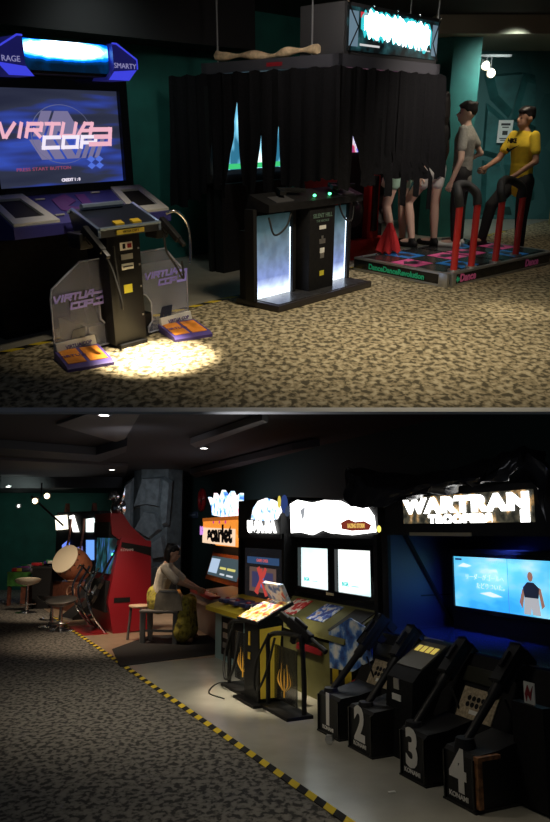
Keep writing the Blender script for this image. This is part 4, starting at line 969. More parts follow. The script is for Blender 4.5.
# ------------------------------------------------------------------ twin-screen cabinet
tw = thing('twin_screen_cabinet', 'black twin-screen cabinet with two pale bright screens and an olive console', 'arcade cabinet', W.sub(-1.27, .8))
U = W.sub(-1.27, .8)
MB().prism([(.0, 0), (.0, .78), (.02, .82), (.02, 1.42), (.75, 1.42), (.75, 0)], 'x', -.93, .93).build('cabinet_body', BLK, tw)
MB().box(-.95, -.89, -.06, .75, .55, 1.46).build('side_panel', BLK, tw); MB().box(.89, .95, -.06, .75, .55, 1.46).build('side_panel', BLK, tw)
wht = ramp_mat('pale_screen', 'noise', [(.3, (.6, .93, .95)), (.55, (.9, 1, 1)), (.7, (1, 1, 1))], scale=(2, 1, 2), emit=1.25, rough=.3)
for pts in ([(301, 548), (331, 548), (331, 590), (301, 586)], [(338, 550), (376, 550), (372, 597), (338, 591)]):
    r = xz(U, -.012, *pts); a0 = (r[0][0]+r[3][0])/2; a1 = (r[1][0]+r[2][0])/2; b0 = (r[2][1]+r[3][1])/2; b1 = (r[0][1]+r[1][1])/2
    s_ = MB().box(a0, a1, -.008, .01, b0, b1).build('screen', wht, tw)
    MB().ring([(a0-.07, b0-.06), (a1+.07, b0-.06), (a1+.07, b1+.05), (a0-.07, b1+.05)], [(a0, b0), (a1, b0), (a1, b1), (a0, b1)], 'y', -.05, .01).build('screen_bezel', GLS, tw)
    text('BGR', .05, face_front(a0+.13, -.011, b0+.075), glow('screen_teal', (.1, .75, .7), .9), s_, 'lettering', bold=.002, xs=1.3)
    MB().box(a0+.24, a0+.36, -.010, -.008, b0+.06, b0+.07).build('screen_text', glow('screen_pale', (.5, .9, .9), .9), s_)
p = U(330, 594, y=-.05); MB().box(p.x-.07, p.x+.07, -.055, -.05, p.z-.012, p.z+.012).build('maker_plate', mat('cream_plate', (.6, .5, .3), .5), tw)
# bright sign
bq = xz(U, -.05, (290, 504), (297, 500), (312, 503), (324, 500), (340, 501), (352, 507), (366, 506), (373, 516), (375, 532), (352, 535), (330, 533), (322, 530), (312, 535), (300, 532), (291, 533))
MB().box(-.93, .93, -.03, .5, 1.42, 1.80).build('marquee_box', BLK, tw)
sgn = MB().prism(bq, 'y', -.05, -.035).build('marquee_sign', ramp_mat('lit_white_print', 'noise', [(.30, (.25, .28, .3)), (.40, (1, 1, .97)), (1, (1, 1, .97))], scale=(6, 1, 7), emit=4, detail=4), tw)
dk_ = mat('marquee_dark_print', (.03, .02, .02), .6)
hz_q = xz(U, -.055, (300, 510), (305, 507), (303, 522)); MB().prism(hz_q, 'y', -.056, -.051).build('marquee_print', glow('print_grey', (.35, .37, .4), 1), sgn)
rq = xz(U, -.055, (341, 523), (348, 519), (355, 522), (364, 521), (371, 525), (369, 530), (352, 531), (342, 529)); MB().prism(rq, 'y', -.058, -.051).build('marquee_print', glow('print_red', (.25, .035, .02), .8), sgn)
p = U(356, 526, y=-.058); text('RAZING STORM', .055, face_front(p.x, -.06, p.z), glow('print_gold', (.8, .5, .12), 1), sgn, bold=.002, xs=.75)
q_ = U(379, 529, y=-.07); MB().ell((q_.x, -.07, q_.z), (.022, .015, .03)).build('marker_lamp', glow('amber_lamp', (1, .8, .15), 1.5), tw)
# console
oli = mat('olive_panel_paint', (.16, .155, .05), .5, noise=(6, .15))
CO = MB().prism([(0, .80), (-.36, .60), (-.38, .55), (0, .5)], 'x', -.90, .90).build('console', oli, tw)
OM = lambda x, t, o=.002: basis((x, -.36*t, .80-.20*t+o), (1, 0, 0), (0, .874, .486))
redc = ramp_mat('red_card', 'noise', [(.42, (.55, .02, .02)), (.5, (.75, .06, .05)), (.56, (.85, .75, .65)), (.7, (.8, .8, .75))], scale=(16, 16, 16)); bluc = ramp_mat('blue_card', 'noise', [(.42, (.03, .06, .35)), (.5, (.08, .18, .6)), (.58, (.7, .75, .8)), (.7, (.6, .3, .2))], scale=(16, 16, 16))
for x, w, m, n in ((-.46, .17, redc, 'instruction_card'), (.16, .17, bluc, 'instruction_card')):
    MB().box(-w, w, -.13, .13, 0, .005, M=OM(x, .4)).build(n, m, CO)
for x in (-.82, .70): MB().box(-.16 if x > 0 else -.06, .16 if x > 0 else .06, -.17, .17, 0, .006, M=OM(x, .5)).build('speaker_grille', RUB, CO)
MB().box(-.9, .9, -.35, -.01, 0, .52).build('front_panel', oli, tw)
q4 = xz(U, -.36, (329, 632), (350, 618), (370, 630), (372, 660), (352, 672), (330, 668))
bart = ramp_mat('blue_artwork', 'noise', [(.35, (.02, .05, .25)), (.48, (.06, .2, .6)), (.56, (.45, .6, .8)), (.66, (.85, .85, .85))], scale=(9, 9, 9), detail=4)
ap = MB().prism(q4, 'y', -.362, -.35).build('art_panel', bart, tw)
q5 = xz(U, -.366, (330, 668), (352, 672), (352, 690), (330, 684)); MB().prism(q5, 'y', -.366, -.352).build('hazard_label', hz2, ap)
q6 = xz(U, -.366, (345, 684), (358, 678), (360, 700), (342, 706)); MB().prism(q6, 'y', -.366, -.352).build('warning_label', redc, ap)
q7 = xz(U, -.366, (297, 642), (322, 650), (321, 656), (296, 648)); MB().prism(q7, 'y', -.366, -.352).build('warning_label', RED, tw)

# gun pedestal before it
P = W.sub(-1.06, .0)
pd = thing('gun_pedestal', 'black pedestal with yellow side and tubular gun rails before the twin screens', 'arcade pedestal', P)
MB().prism([(-.12, 0), (-.12, .66), (.0, .74), (.12, .74), (.12, 0)], 'x', -.17, .15).build('column', BLK, pd)
MB().box(-.24, .22, -.2, .2, 0, .025).build('foot_plate', BLK, pd)
MB().prism([(-.10, .06), (-.11, .64), (.1, .66), (.05, .06)], 'x', .15, .157).build('yellow_side', mat('self_lit_yellow', (.9, .66, .06), .45, emit=(.8, .55, .05), es=.10), pd)  # yellow paint given a faint glow of its own, not a lamp
MB().box(-.07, -.03, -.126, -.12, .48, .60).build('sticker', YEL, pd); MB().box(-.08, -.03, -.126, -.12, .36, .42).build('sticker', YEL, pd)
tt = basis((0, .0, .79), (1, 0, 0), (0, .9, .43))
MB().box(-.24, .24, -.19, .19, -.03, .0, M=tt).build('deck', BLK, pd)
art = ramp_mat('poster_artwork', 'noise', [(.36, (.5, .05, .03)), (.46, (.85, .5, .1)), (.54, (.9, .85, .7)), (.62, (.15, .2, .5)), (.72, (.8, .2, .1))], scale=(11, 11, 11), detail=3)
MB().box(-.22, .22, -.18, .18, 0, .006, M=tt).build('deck_artwork', art, pd)
MB().box(-.20, .2, .16, .19, 0, .17, M=tt).build('back_card', ramp_mat('card_artwork', 'noise', [(.42, (.1, .2, .5)), (.5, (.75, .8, .85)), (.6, (.85, .85, .8)), (.7, (.6, .1, .1))], scale=(11, 11, 11)), pd)
flame = mat('flame_print', (.85, .45, .05), .5, emit=(.8, .4, .05), es=.15)
dglass = mat('smoked_acrylic', (.03, .03, .03), .15, alpha=.7)
for sx, xa, xb in ((1, .20, .66), (-1, -.72, -.24)):
    rr = MB().tube(spline([(xa, -.05, .03), (xa, -.05, .40), (xa+.04, -.05, .60), (xb-.06, .02, .64), (xb, .04, .58), (xb, .06, .30), (xb, .06, .03)], 6), .021, 8).build('rail', MTB, pd)
    MB().box(min(xa, xb)-.05, max(xa, xb)+.05, -.12, .12, 0, .03, .005).build('rail_foot', BLK, rr)
    pn_ = MB().box(xa+.02, xb-.02, .0, .012, .08, .52).build('guard_panel', dglass, pd)
    xm = (xa+xb)/2; fl = MB()
    for k, (dx, h) in enumerate(((-.1, .16), (-.055, .22), (0, .18), (.055, .22), (.1, .16))):
        fl.tube(spline([(xm+dx*.3, -.008, .17), (xm+dx*1.2, -.008, .24), (xm+dx*.9, -.008, .17+h)], 5), [.002, .003, .004, .006, .007, .007, .006, .005, .003, .002, .001][:11], 5, flat=.5)
    fl.tube([(xm, -.008, .12), (xm, -.008, .2)], .006, 5); fl.build('flame_emblem', flame, pn_)
def machine_gun(fr, M, label):
    g = thing('machine_gun', label, 'toy gun', fr, 'machine guns on the twin-screen pedestal'); g.matrix_world = fr.M @ M
    MB().box(-.28, .10, -.035, .035, -.05, .06, .012).box(.10, .26, -.025, .025, -.045, .035, .01).build('gun_body', MTB, g)
    MB().cyl((-.28, 0, .02), (-.52, 0, .02), .018).cyl((-.44, 0, .02), (-.53, 0, .02), .026).build('barrel', MTB, g)
    MB().box(-.06, 0, -.02, .02, -.18, -.04, .006).box(-.2, -.15, -.02, .02, -.13, -.04, .006).build('grip', RUB, g)
    MB().box(-.18, .02, -.015, .015, .06, .10, .006).build('sight', MTB, g)
    MB().box(-.03, .05, -.037, -.034, -.01, .035).build('red_mark', RED, g)
    return g
g1 = machine_gun(P, Matrix.Translation((.50, .06, .70)) @ Matrix.Rotation(radians(192), 4, 'Z') @ Matrix.Rotation(radians(-24), 4, 'Y') @ Matrix.Scale(.8, 4), 'black toy machine gun resting on the right rail of the yellow-sided pedestal')
g2 = machine_gun(P, Matrix.Translation((-.52, .10, .70)) @ Matrix.Rotation(radians(-12), 4, 'Z') @ Matrix.Rotation(radians(-18), 4, 'Y') @ Matrix.Scale(.8, 4), 'black toy machine gun on the left rail of the yellow-sided pedestal')
cable('gun_cable', P, [(-.62, -.04, .62), (-.72, -.1, .30), (-.6, -.14, .10), (-.45, -.12, .2), (-.40, -.08, .55)], .013, RUB, 'thick black hose looping below the left gun rail')
cable('gun_cable', P, [(-.20, -.3, .01), (-.5, -.34, .008), (-.85, -.1, .008), (-.7, .1, .01)], .006, RUB, 'thin black cable lying on the vinyl beside the pedestal')
cable('gun_cable', P, [(.28, -.08, .62), (.18, -.16, .36), (.22, -.18, .14), (.34, -.14, .3), (.4, -.08, .6)], .011, RUB, 'black hose looping beside the flame panel of the pedestal')

# ------------------------------------------------------------------ middle cabinet
mo_ = B.F(232, 657)
N = Fr(B, W.sub(-3.35, .72).o, -65)
md = thing('poster_screen_cabinet', 'dark cabinet with a red figure poster screen, glowing sign and yellow control deck', 'arcade cabinet', N)
nx = lambda px, py, y=0.: N(px, py, y=y)
a, b = nx(240, 545), nx(284, 545)
wl, wr = a.x+.06, b.x+.02; zt = 1.40
MB().box(wl, wr, .0, .8, 0, zt).build('cabinet_body', BLK, md)
MB().box(wl-.04, wl+.02, -.03, .8, .5, zt+.06).build('side_panel', BLK, md); MB().box(wr-.02, wr+.04, -.03, .8, .5, zt+.06).build('side_panel', BLK, md)
sq_ = xz(N, -.005, (247, 556), (280, 557), (279, 596), (246, 592)); a0, a1, b0, b1 = sq_[0][0], sq_[1][0], sq_[2][1], sq_[1][1]
scn = MB().box(a0-.06, a1+.06, -.006, .002, b0-.08, b1+.08).build('screen', mat('dim_screen', (.02, .02, .022), .25, emit=(.012, .013, .016), es=.5), md)
MB().box(a0+.02, a1-.02, -.01, -.006, b1-.10, b1-.02).build('title_bar', glow('title_blue', (.03, .07, .16), .9), scn)
text('GAME OVER', .05, face_front((a0+a1)/2, -.012, b1-.06), glow('title_red', (.75, .12, .1), .9), scn, xs=1.2)
MB().ring([(a0+.1, b0), (a1-.1, b0), (a1-.1, b1-.14), (a0+.1, b1-.14)], [(a0+.17, b0+.05), (a1-.17, b0+.05), (a1-.17, b1-.19), (a0+.17, b1-.19)], 'y', -.012, -.006).build('picture_frame', glow('frame_brown', (.14, .085, .07), .8), scn)
MB().box(a0+.17, a1-.17, -.009, -.006, b0+.05, b1-.19).build('picture', glow('picture_dull', (.05, .05, .13), .8), scn)
xm, zm = (a0+a1)/2, (b0+b1-.14)/2; fg = MB()
for A_, B_ in (((-.12, -.14), (.1, .12)), ((.13, -.14), (-.08, .13)), ((0, -.02), (0, .12))): fg.tube([(xm+A_[0]*1.25, -.012, zm+A_[1]*1.1), (xm+B_[0]*1.25, -.012, zm+B_[1]*1.1)], [.04, .03], 7, flat=.3)
fg.build('picture_figure', glow('figure_red', (.55, .06, .05), .9), scn)
MB().ell((xm, -.012, zm-.02), (.06, .004, .07)).build('picture_figure', glow('figure_blue', (.08, .18, .5), .8), scn)
mk = xz(N, -.06, (251, 519), (253, 508), (258, 501), (266, 498), (273, 500), (279, 503), (281, 511), (277, 519), (266, 521))
MB().box(wl, wr, -.05, .5, zt, zt+.46).build('marquee_box', BLK, md)
kb = MB().prism(mk, 'y', -.06, -.045).build('marquee_sign', ramp_mat('lit_character_print', 'noise', [(.36, (.03, .12, .45)), (.43, (.35, .6, 1)), (.48, (1, 1, 1)), (.62, (1, 1, 1)), (.66, (.9, .3, .4))], scale=(7, 1, 8), emit=1.8, detail=4), md)
for cxp, cyp, rx, rz, m in ((284, 504, .09, .10, glow('print_navy', (.03, .06, .22), .8)), (279, 502, .045, .07, glow('print_yellow', (.8, .65, .1), 1)), (287, 511, .07, .06, glow('print_slate', (.05, .07, .12), .8))):
    q_ = N(cxp, cyp, y=-.065); MB().ell((q_.x, -.062, q_.z), (rx, .004, rz)).build('marquee_print', m, kb)
q_ = N(261, 527, y=-.065); text('U-SA-RA', .17, face_front(q_.x, -.068, q_.z), glow('letter_white', (1, 1, .96), 5), kb, bold=.016, xs=1.25)
# control deck and pale blue base
c4 = [N(px, py, y=-.42) for px, py in ((217, 603), (256, 612), (244, 662), (224, 655))]
dL = N(218, 606, y=-.40).x; dR = wr-.03
zd = .70
MB().prism([(-.46, .55), (-.46, .60), (.0, .72), (.0, .55)], 'x', wl-.02, wr).build('control_deck', mat('yellow_deck', (.72, .55, .04), .45), md)
MB().box(wl+.06, wr-.06, -.36, .0, .0, .55).build('deck_base', mat('pale_blue_paint', (.28, .42, .45), .5), md)
MB().box(wl+.3, wr-.3, -.372, -.36, .08, .50).build('coin_door', BLK, md)
for zz in (.16, .27, .38): MB().box(wl+.36, wl+.5, -.378, -.372, zz, zz+.06).build('coin_slot', SIL, md)
for x in (wl+.3, (wl+wr)/2, wr-.3):
    MB().box(x-.1, x+.1, -.38, -.12, .655, .70, .01).build('control_pad', mat('navy_plastic', (.02, .025, .1), .4), md)
    MB().ell((x, -.3, .70), (.03, .03, .02)).build('button', RED, md)

# ------------------------------------------------------------------ orange cabinet, player, bench
ob_ = B.F(214, 640)
O = Fr(B, (ob_.x, ob_.y), -72)
orc = thing('sign_topped_cabinet', 'orange arcade cabinet with lit orange sign and white blue topper', 'arcade cabinet', O)
onz = mat('orange_cabinet', (.55, .16, .03), .4, noise=(5, .15))
ox = lambda px, py, y=0.: O(px, py, y=y)
dlx, drx = ox(195, 612, 0).x, ox(226, 612, 0).x
MB().box(dlx+.02, drx, .0, .75, 0, .44).build('deck_base', mat('grey_deck', (.20, .18, .16), .5), orc)
MB().prism([(-.1, .44), (-.12, .50), (-.06, .56), (.6, .62), (.75, .5), (.75, .44)], 'x', dlx, drx).build('control_deck', mat('grey_deck_top', (.24, .22, .20), .4), orc)
rbn = mat('red_control', (.5, .05, .04), .4)
MB().box(dlx+.05, drx-.5, -.10, .05, .55, .60, .01).build('control_strip', rbn, orc)
for i in range(9): MB().lathe([(0, 0), (.03, 0), (.03, .03), (.02, .04), (0, .04)], Matrix.Translation((dlx+.12+i*.13, .03+.05*(i % 2), .565))).build('button', [WHT, RED, WHT][i % 3], orc)
ys_ = .62
sq = xz(O, ys_, (202, 582), (214, 557), (238, 561), (228, 588))
s0, s1 = min(p[0] for p in sq), max(p[0] for p in sq); zlo, zhi = .62, ox(226, 556, .8).z
SMt = basis(((s0+s1)/2-.05, .72, (zlo+zhi)/2), (1, 0, 0), (0, .28, .96))
hwid = (s1-s0)*.40; hh = (zhi-zlo)/2
MB().box(-hwid-.12, hwid+.12, -hh-.04, hh+.1, -.1, -.01, M=SMt).build('screen_surround', onz, orc)
osc = MB().box(-hwid, hwid, -hh+.05, hh-.02, -.012, .004, M=SMt).build('screen', mat('dark_menu_screen', (.03, .05, .06), .3, emit=(.06, .10, .12), es=.8), orc)
MB().box(-hwid+.03, -hwid*.35, -hh+.1, hh-.06, .003, .008, M=SMt).build('screen_panel', glow('menu_pale', (.5, .65, .85), .9), osc)
MB().box(-hwid*.2, hwid*.2, -.02, .02, .003, .008, M=SMt).box(hwid*.3, hwid*.8, -.02, .02, .003, .008, M=SMt).build('screen_text', glow('menu_yellow', (.75, .7, .2), .9), osc)
MB().box(-hwid*.1, hwid*.2, -.12, -.09, .003, .008, M=SMt).box(hwid*.35, hwid*.75, -.12, -.09, .003, .008, M=SMt).build('screen_text', glow('menu_white', (.7, .75, .8), .9), osc)
cbx = xz(O, .8, (205, 640), (240, 640))
MB().box((s0+s1)/2-hwid-.12, (s0+s1)/2+hwid+.12, .8, 1.3, 0, 1.75).build('cabinet_body', BLK, orc)
mt = xz(O, .45, (201, 517), (236, 519), (237, 546), (205, 548))
m0, m1 = (mt[0][0]+mt[3][0])/2, (mt[1][0]+mt[2][0])/2; n0, n1 = (mt[2][1]+mt[3][1])/2, (mt[0][1]+mt[1][1])/2
om_ = mat('lit_orange_sign', (.8, .25, .03), .4, emit=(1, .33, .04), es=.9)
mw = MB().prism([(.45, n0+.22), (.45, n1-.03), (.5, n1), (.95, n1), (.95, n0), (.7, n0)], 'x', m0, m1).build('marquee_sign', om_, orc)
MB().box(m0-.01, m1+.01, .44, .95, n1-.05, n1+.01).build('sign_cap', mat('orange_cap', (.6, .18, .02), .4, emit=(.8, .2, .02), es=.4), mw)
nw = MB()
p0, p1 = ox(204, 541, .43), ox(234, 529, .43)
MB().prism([(m0+.02, p0.z-.03), (m1-.06, p0.z-.05), (m1-.06, p1.z+.0), (m0+.02, p1.z+.03)], 'y', .438, .449).build('sign_plate', glow('plate_pale', (1, .72, .5), 1.0), mw)
text('scarlet', .36, face_front((m0+m1)/2+.12, .432, (p0.z+p1.z)/2+.02), mat('print_indigo', (.01, .01, .03), .6), mw, bold=.022, xs=(m1-m0)/1.35)
text('no', .26, face_front(m0-.02, .428, (p0.z+p1.z)/2+.10), glow('print_violet', (.7, .3, .85), 1.0), mw, bold=.02, xs=1.0)
for px_ in (213, 219, 225):
    q_ = ox(px_, 522, .44); MB().ell((q_.x, .447, q_.z), (.05, .006, .03)).build('sign_print', glow('print_rose', (.6, .06, .25), 1), mw)
# topper
tz = ox(222, 515, .5).z; tx = ox(225, 500, .5).x; rr_ = random.Random(5)
tpr = MB()
tpp = [(px, py) for px, py in ((208, 497), (213, 501), (214, 493), (219, 499), (222, 490), (227, 497), (231, 491), (234, 498), (240, 493), (240, 502), (245, 504), (243, 512), (236, 517), (222, 517), (212, 515), (211, 506))]
tpr.prism(xz(O, .5, *tpp), 'y', .5, .56)
top_ = tpr.build('topper', ramp_mat('topper_glow', 'noise', [(.32, (.05, .15, .7)), (.42, (.25, .6, 1)), (.5, (.9, .95, 1)), (.6, (1, 1, 1)), (.68, (1, .3, .45))], scale=(9, 1, 9), emit=1.6, detail=4), orc)
rn = MB(); c0 = ox(202, 500, .9); rn.tube([(c0.x+.2*cos(t), .9, c0.z+.2*sin(t)) for t in [i*pi/12 for i in range(25)]], .055, 8); rn.build('red_ring', mat('dark_red_plastic', (.25, .01, .012), .4), orc)

# floor mat
mq_ = [B.F(px, py) for px, py in ((120, 667), (112, 650), (150, 636), (228, 636), (238, 652))]
solo('floor_mat', MB().prism([(p.x, p.y) for p in mq_], 'z', .004, .012), mat('black_mat', (.015, .014, .014), .85), B0, 'thin black mat on the floor under the bench and orange cabinet', 'mat')
# bench seat place
bc = B.F(163, 609, .44)
SB = Fr(B, (bc.x, bc.y), -8)
bench = thing('metal_bench', 'grey metal four-leg bench the woman sits on', 'bench', SB)
pz = .44
bx0, bx1 = -.27, .27
leg = mat('galvanised_leg', (.22, .23, .24), .4, .6)
MB().box(bx0, bx1, -.2, .2, pz-.035, pz, .008).build('seat', mat('worn_seat', (.18, .17, .16), .5), bench)
for x in (bx0+.05, bx1-.05):
    for y in (-.16, .16): MB().box(x-.028, x+.028, y-.022, y+.022, .012, pz-.03).build('leg', leg, bench)
MB().box(bx0+.05, bx1-.05, -.17, -.15, .16, .19).build('stretcher', leg, bench)
ft = Fr(B, B.F(139, 641), -72)
rt = thing('round_stool', 'small round pale-topped stool between the red cabinet and the woman', 'stool', ft)
zs = ft(139, 604, y=0).z
MB().lathe([(0, zs-.03), (.15, zs-.03), (.16, zs-.01), (.15, zs), (0, zs)]).build('seat', mat('pale_wood', (.55, .38, .25), .5), rt)
for a in range(3): MB().cyl((.13*cos(a*2.1), .13*sin(a*2.1), zs-.03), (.17*cos(a*2.1), .17*sin(a*2.1), .012), .018).build('leg', leg, rt)

# woman seated, reaching to the deck (faces the cabinet: local +X of the pixel picture)
WF = Fr(B, SB.sub(-.10, .06).o, 82)
k_ = .98
zp = pz+.11
J = dict(pel=(0, 0, zp), chest=(0, -.10, zp+.36), neck=(0, -.14, zp+.50), head=(.0, -.20, zp+.63), hyaw=.15,
         hipL=(.10, -.03, zp-.02), hipR=(-.10, -.03, zp-.02), knL=(.14, -.42, zp-.02), knR=(-.12, -.42, zp-.02), anL=(.15, -.36, .11), anR=(-.13, -.36, .11), toeL=(.16, -.52, .055), toeR=(-.14, -.52, .055),
         shL=(.17, -.11, zp+.44), shR=(-.17, -.13, zp+.44), elL=(.24, -.30, zp+.26), elR=(-.22, -.34, zp+.26), wrL=(.16, -.54, zp+.15), wrR=(-.14, -.58, zp+.17))
cream = mat('cream_blouse', (.62, .56, .46), .9, noise=(25, .12))
wm = person(WF, 'seated woman with dark tied hair and a cream blouse, reaching over the game deck', J, (cream, -.05), None, mat('tan_shoe', (.25, .14, .08), .6), k_, skin=SKN, hair_len=.16, sleeve=.9, head_pitch=.25)
sk_ = MB()
skirt = ramp_mat('yellow_print_skirt', 'noise', [(.35, (.12, .10, .02)), (.48, (.38, .32, .04)), (.6, (.55, .47, .08)), (.7, (.3, .25, .1))], scale=(14, 14, 14), rough=.9)
trunk(sk_, [(0, .02, zp+.08), (0, -.02, zp-.03)], [.15, .19], [.13, .16]); limb(sk_, [(.09, -.05, zp-.02), (.15, -.42, zp-.02), (.17, -.40, .16)], [.11, .10, .14]); limb(sk_, [(-.09, -.05, zp-.02), (-.13, -.42, zp-.02), (-.15, -.40, .16)], [.11, .10, .14]); limb(sk_, [(0, -.1, zp-.03), (0, -.42, zp-.03), (0, -.42, .16)], [.11, .09, .14])
remeshed(sk_, 'skirt', skirt, wm, .014, 3)
# silver handbag on the bench
HB = Fr(B, SB.sub(.13, -.14, pz+.003).o, -14)
hg = thing('handbag', 'shiny silver handbag standing on the bench behind the woman', 'bag', HB)
MB().prism([(-.20, 0), (.20, 0), (.17, .20), (.12, .27), (-.12, .27), (-.18, .2)], 'y', -.05, .05).build('bag_body', mat('silver_leather', (.46, .42, .34), .25, .5, noise=(7, .35)), hg)
MB().tube(spline([(-.11, -.02, .26), (-.08, -.02, .40), (.08, -.02, .40), (.11, -.02, .26)], 6), .009, 6).build('handle', mat('silver_strap', (.4, .36, .3), .4, .5), hg)
MB().box(-.12, .12, -.054, -.05, .24, .255).build('zip', SIL, hg)

# ------------------------------------------------------------------ tall red cabinet with guitars
RF = Fr(B, B.F(113, 634), -62)
rc = thing('red_guitar_cabinet', 'tall red-sided music cabinet with a chrome eagle on top', 'arcade cabinet', RF)
rpx = [(108, 602), (120, 541), (122, 537), (151, 541), (151, 629), (113, 634)]
prof = yz(RF, 0, *rpx); prof = [(p[0], max(0.0, p[1])) for p in prof]
MB().prism(prof, 'x', -1.1, 0).build('cabinet_body', RED, rc)
up = yz(RF, -.06, (110, 513), (123, 514), (131, 526), (147, 541), (121, 541), (112, 534)); MB().prism(up, 'x', -1.0, -.06).build('head_section', mat('dark_red', (.28, .012, .015), .45), rc)
bl_ = yz(RF, .004, (122, 542), (151, 547), (151, 556), (121, 547)); MB().prism(bl_, 'x', -.0, .004).build('black_band', BLK, rc)
p = RF(127, 550, x=.004); text('KONAMI', .05, face_right(.006, p.y, p.z), PAP, rc)
p = RF(122, 600, x=.002); MB().box(0, .006, p.y-.12, p.y+.12, p.z-.035, p.z+.035).build('hand_slot', BLK, rc)
dsc = [RF(px, py, x=-.5) for px, py in ((104, 545), (116, 545))]
y_ = prof[1][0]-.03
MB().box(-1.0, -.1, prof[0][0]-.02, prof[0][0]+.2, .3, .75).build('control_front', BLK, rc)
MB().box(-.95, -.15, y_-.08, y_+.05, .85, 1.38).build('screen', ramp_mat('cyan_dim_screen', 'noise', [(.42, (.005, .01, .012)), (.55, (.02, .10, .12)), (.65, (.05, .12, .5)), (.75, (.1, .6, .6))], scale=(7, 3, 3), emit=.7, detail=3, dist=1.), rc)
MB().box(-1.02, -.1, y_-.12, y_+.1, 1.38, 1.62).build('marquee_box', BLK, rc)
# chrome eagle topper
ez = RF(112, 513, x=-.4)
eg = MB(); eg.ell((-.4, ez.y+.1, ez.z+.08), (.13, .12, .16)); eg.ell((-.4, ez.y+.02, ez.z+.26), (.07, .09, .07)); eg.tube([(-.4, ez.y+.0, ez.z+.24), (-.4, ez.y-.08, ez.z+.21)], [.02, .004], 6)
for sx in (-1, 1): eg.tube(spline([(-.4, ez.y+.1, ez.z+.10), (-.4+sx*.22, ez.y+.1, ez.z+.22), (-.4+sx*.26, ez.y+.12, ez.z+.38)], 5), [.05, .06, .06, .055, .05, .05, .045, .04, .03, .02, .008], 7, flat=.4)
eg.build('eagle_topper', CHR, rc)
# guitars leaning in their racks
def guitar(fr, M, label, col):
    g = thing('guitar_controller', label, 'toy guitar', fr, 'guitar controllers before the red cabinet'); g.matrix_world = fr.M @ M
    MB().prism([(-.13, -.2), (-.16, -.05), (-.1, .04), (-.13, .14), (-.06, .2), (.06, .2), (.13, .14), (.1, .04), (.16, -.05), (.13, -.2), (0, -.25)], 'y', -.025, .025).build('guitar_body', col, g)
    MB().box(-.022, .022, -.035, -.01, .15, .66).build('neck', MTB, g)
    MB().prism([(-.03, .66), (-.045, .82), (.0, .86), (.035, .8), (.03, .66)], 'y', -.035, -.015).build('headstock', col, g)
    MB().box(-.06, .06, -.032, -.025, -.08, .05).build('pick_guard', SIL, g)
    for i in range(3): MB().box(-.02, .02, -.04, -.034, .5+i*.05, .53+i*.05).build('fret_button', [RED, grn, glow('fret_blue', (.05, .2, 1), 1)][i], g)
    return g
gy = prof[0][0]-.12
guitar(RF, Matrix.Translation((-.25, gy, .62)) @ Matrix.Rotation(radians(-24), 4, 'X') @ Matrix.Rotation(radians(12), 4, 'Y'), 'black guitar controller leaning on the red cabinet, nearer the red side panel', GLS)
guitar(RF, Matrix.Translation((-.85, gy, .62)) @ Matrix.Rotation(radians(-24), 4, 'X') @ Matrix.Rotation(radians(-12), 4, 'Y'), 'silver guitar controller leaning on the red cabinet, nearer the drum', SIL)
rk = thing('guitar_rack', 'tangled chrome tube rack holding the guitars before the red cabinet', 'rack', RF)
for sx in (-1.05, -.65, -.08): MB().tube(spline([(sx, gy+.12, 0.01), (sx+.05, gy-.1, .3), (sx-.04, gy-.16, .62), (sx+.03, gy-.02, .95)], 6), .018, 7).build('upright', CHR, rk)
for zz in (.3, .6, .9): MB().tube(spline([(-1.08, gy-.1, zz), (-.7, gy-.14, zz+.06), (-.3, gy-.1, zz-.04), (-.05, gy-.1, zz)], 6), .014, 7).build('cross_tube', CHR, rk)
MB().box(-1.1, 0, gy-.22, gy+.15, 0, .01).build('base_plate', mat('dark_red', (.28, .012, .015), .45), rk)

# ------------------------------------------------------------------ drum game
DF = Fr(B, B.F(74, 613), -50)
dg_ = thing('drum_cabinet', 'wooden drum game cabinet with lit white lantern panels', 'arcade cabinet', DF)
woo = mat('dark_red_wood', (.15, .05, .03), .55, noise=(14, .4))
a0, a1 = DF(52, 600, y=0).x, DF(91, 600, y=0).x
MB().box(a0, a1, 0, .8, 0, DF(70, 583, y=0).z).build('drum_base', woo, dg_)
sl = MB(); zc = .36; xc = (a0+a1)/2
sl.tube([(xc+.17*cos(t), -.005, zc+.11*sin(t)) for t in [i*pi/8 for i in range(17)]], .012, 5); sl.tube([(xc-.15, -.005, zc+.2), (xc+.15, -.005, zc+.22)], .012, 5); sl.tube([(xc-.1, -.005, zc-.04), (xc+.1, -.005, zc+.03)], .014, 5)
sl.build('crest_print', mat('pale_crest', (.35, .2, .13), .6), dg_)
bk_ = 1.2; b0, b1 = DF(56, 540, y=bk_).x, DF(98, 540, y=bk_).x
MB().box(b0, b1, bk_, bk_+.5, 0, DF(70, 512, y=bk_).z).build('cabinet_back', BLK, dg_)
for pts, m, n in (([(55, 516), (66, 515), (67, 529), (56, 530)], glow('lantern_warm', (1, .92, .72), 2.4), 'lantern_panel'), ([(69, 516), (73, 515), (78, 532), (73, 532)], glow('lantern_white', (1, .98, .9), 2.4), 'lantern_panel'), ([(86, 519), (93, 518), (94, 532), (86, 532)], glow('lantern_cool', (.85, 1, .95), 2.2), 'lantern_panel'),
                  ([(62, 545), (68, 540), (70, 560), (62, 562)], glow('panel_blue', (.15, .25, .9), 1.2), 'screen'), ([(76, 548), (81, 546), (82, 562), (77, 563)], glow('panel_violet', (.2, .2, .6), 1), 'screen'), ([(86, 540), (93, 540), (93, 560), (86, 560)], glow('panel_sky', (.15, .35, .85), 1.2), 'screen')):
    MB().prism(xz(DF, bk_-.03, *pts), 'y', bk_-.03, bk_).build(n, m, dg_)
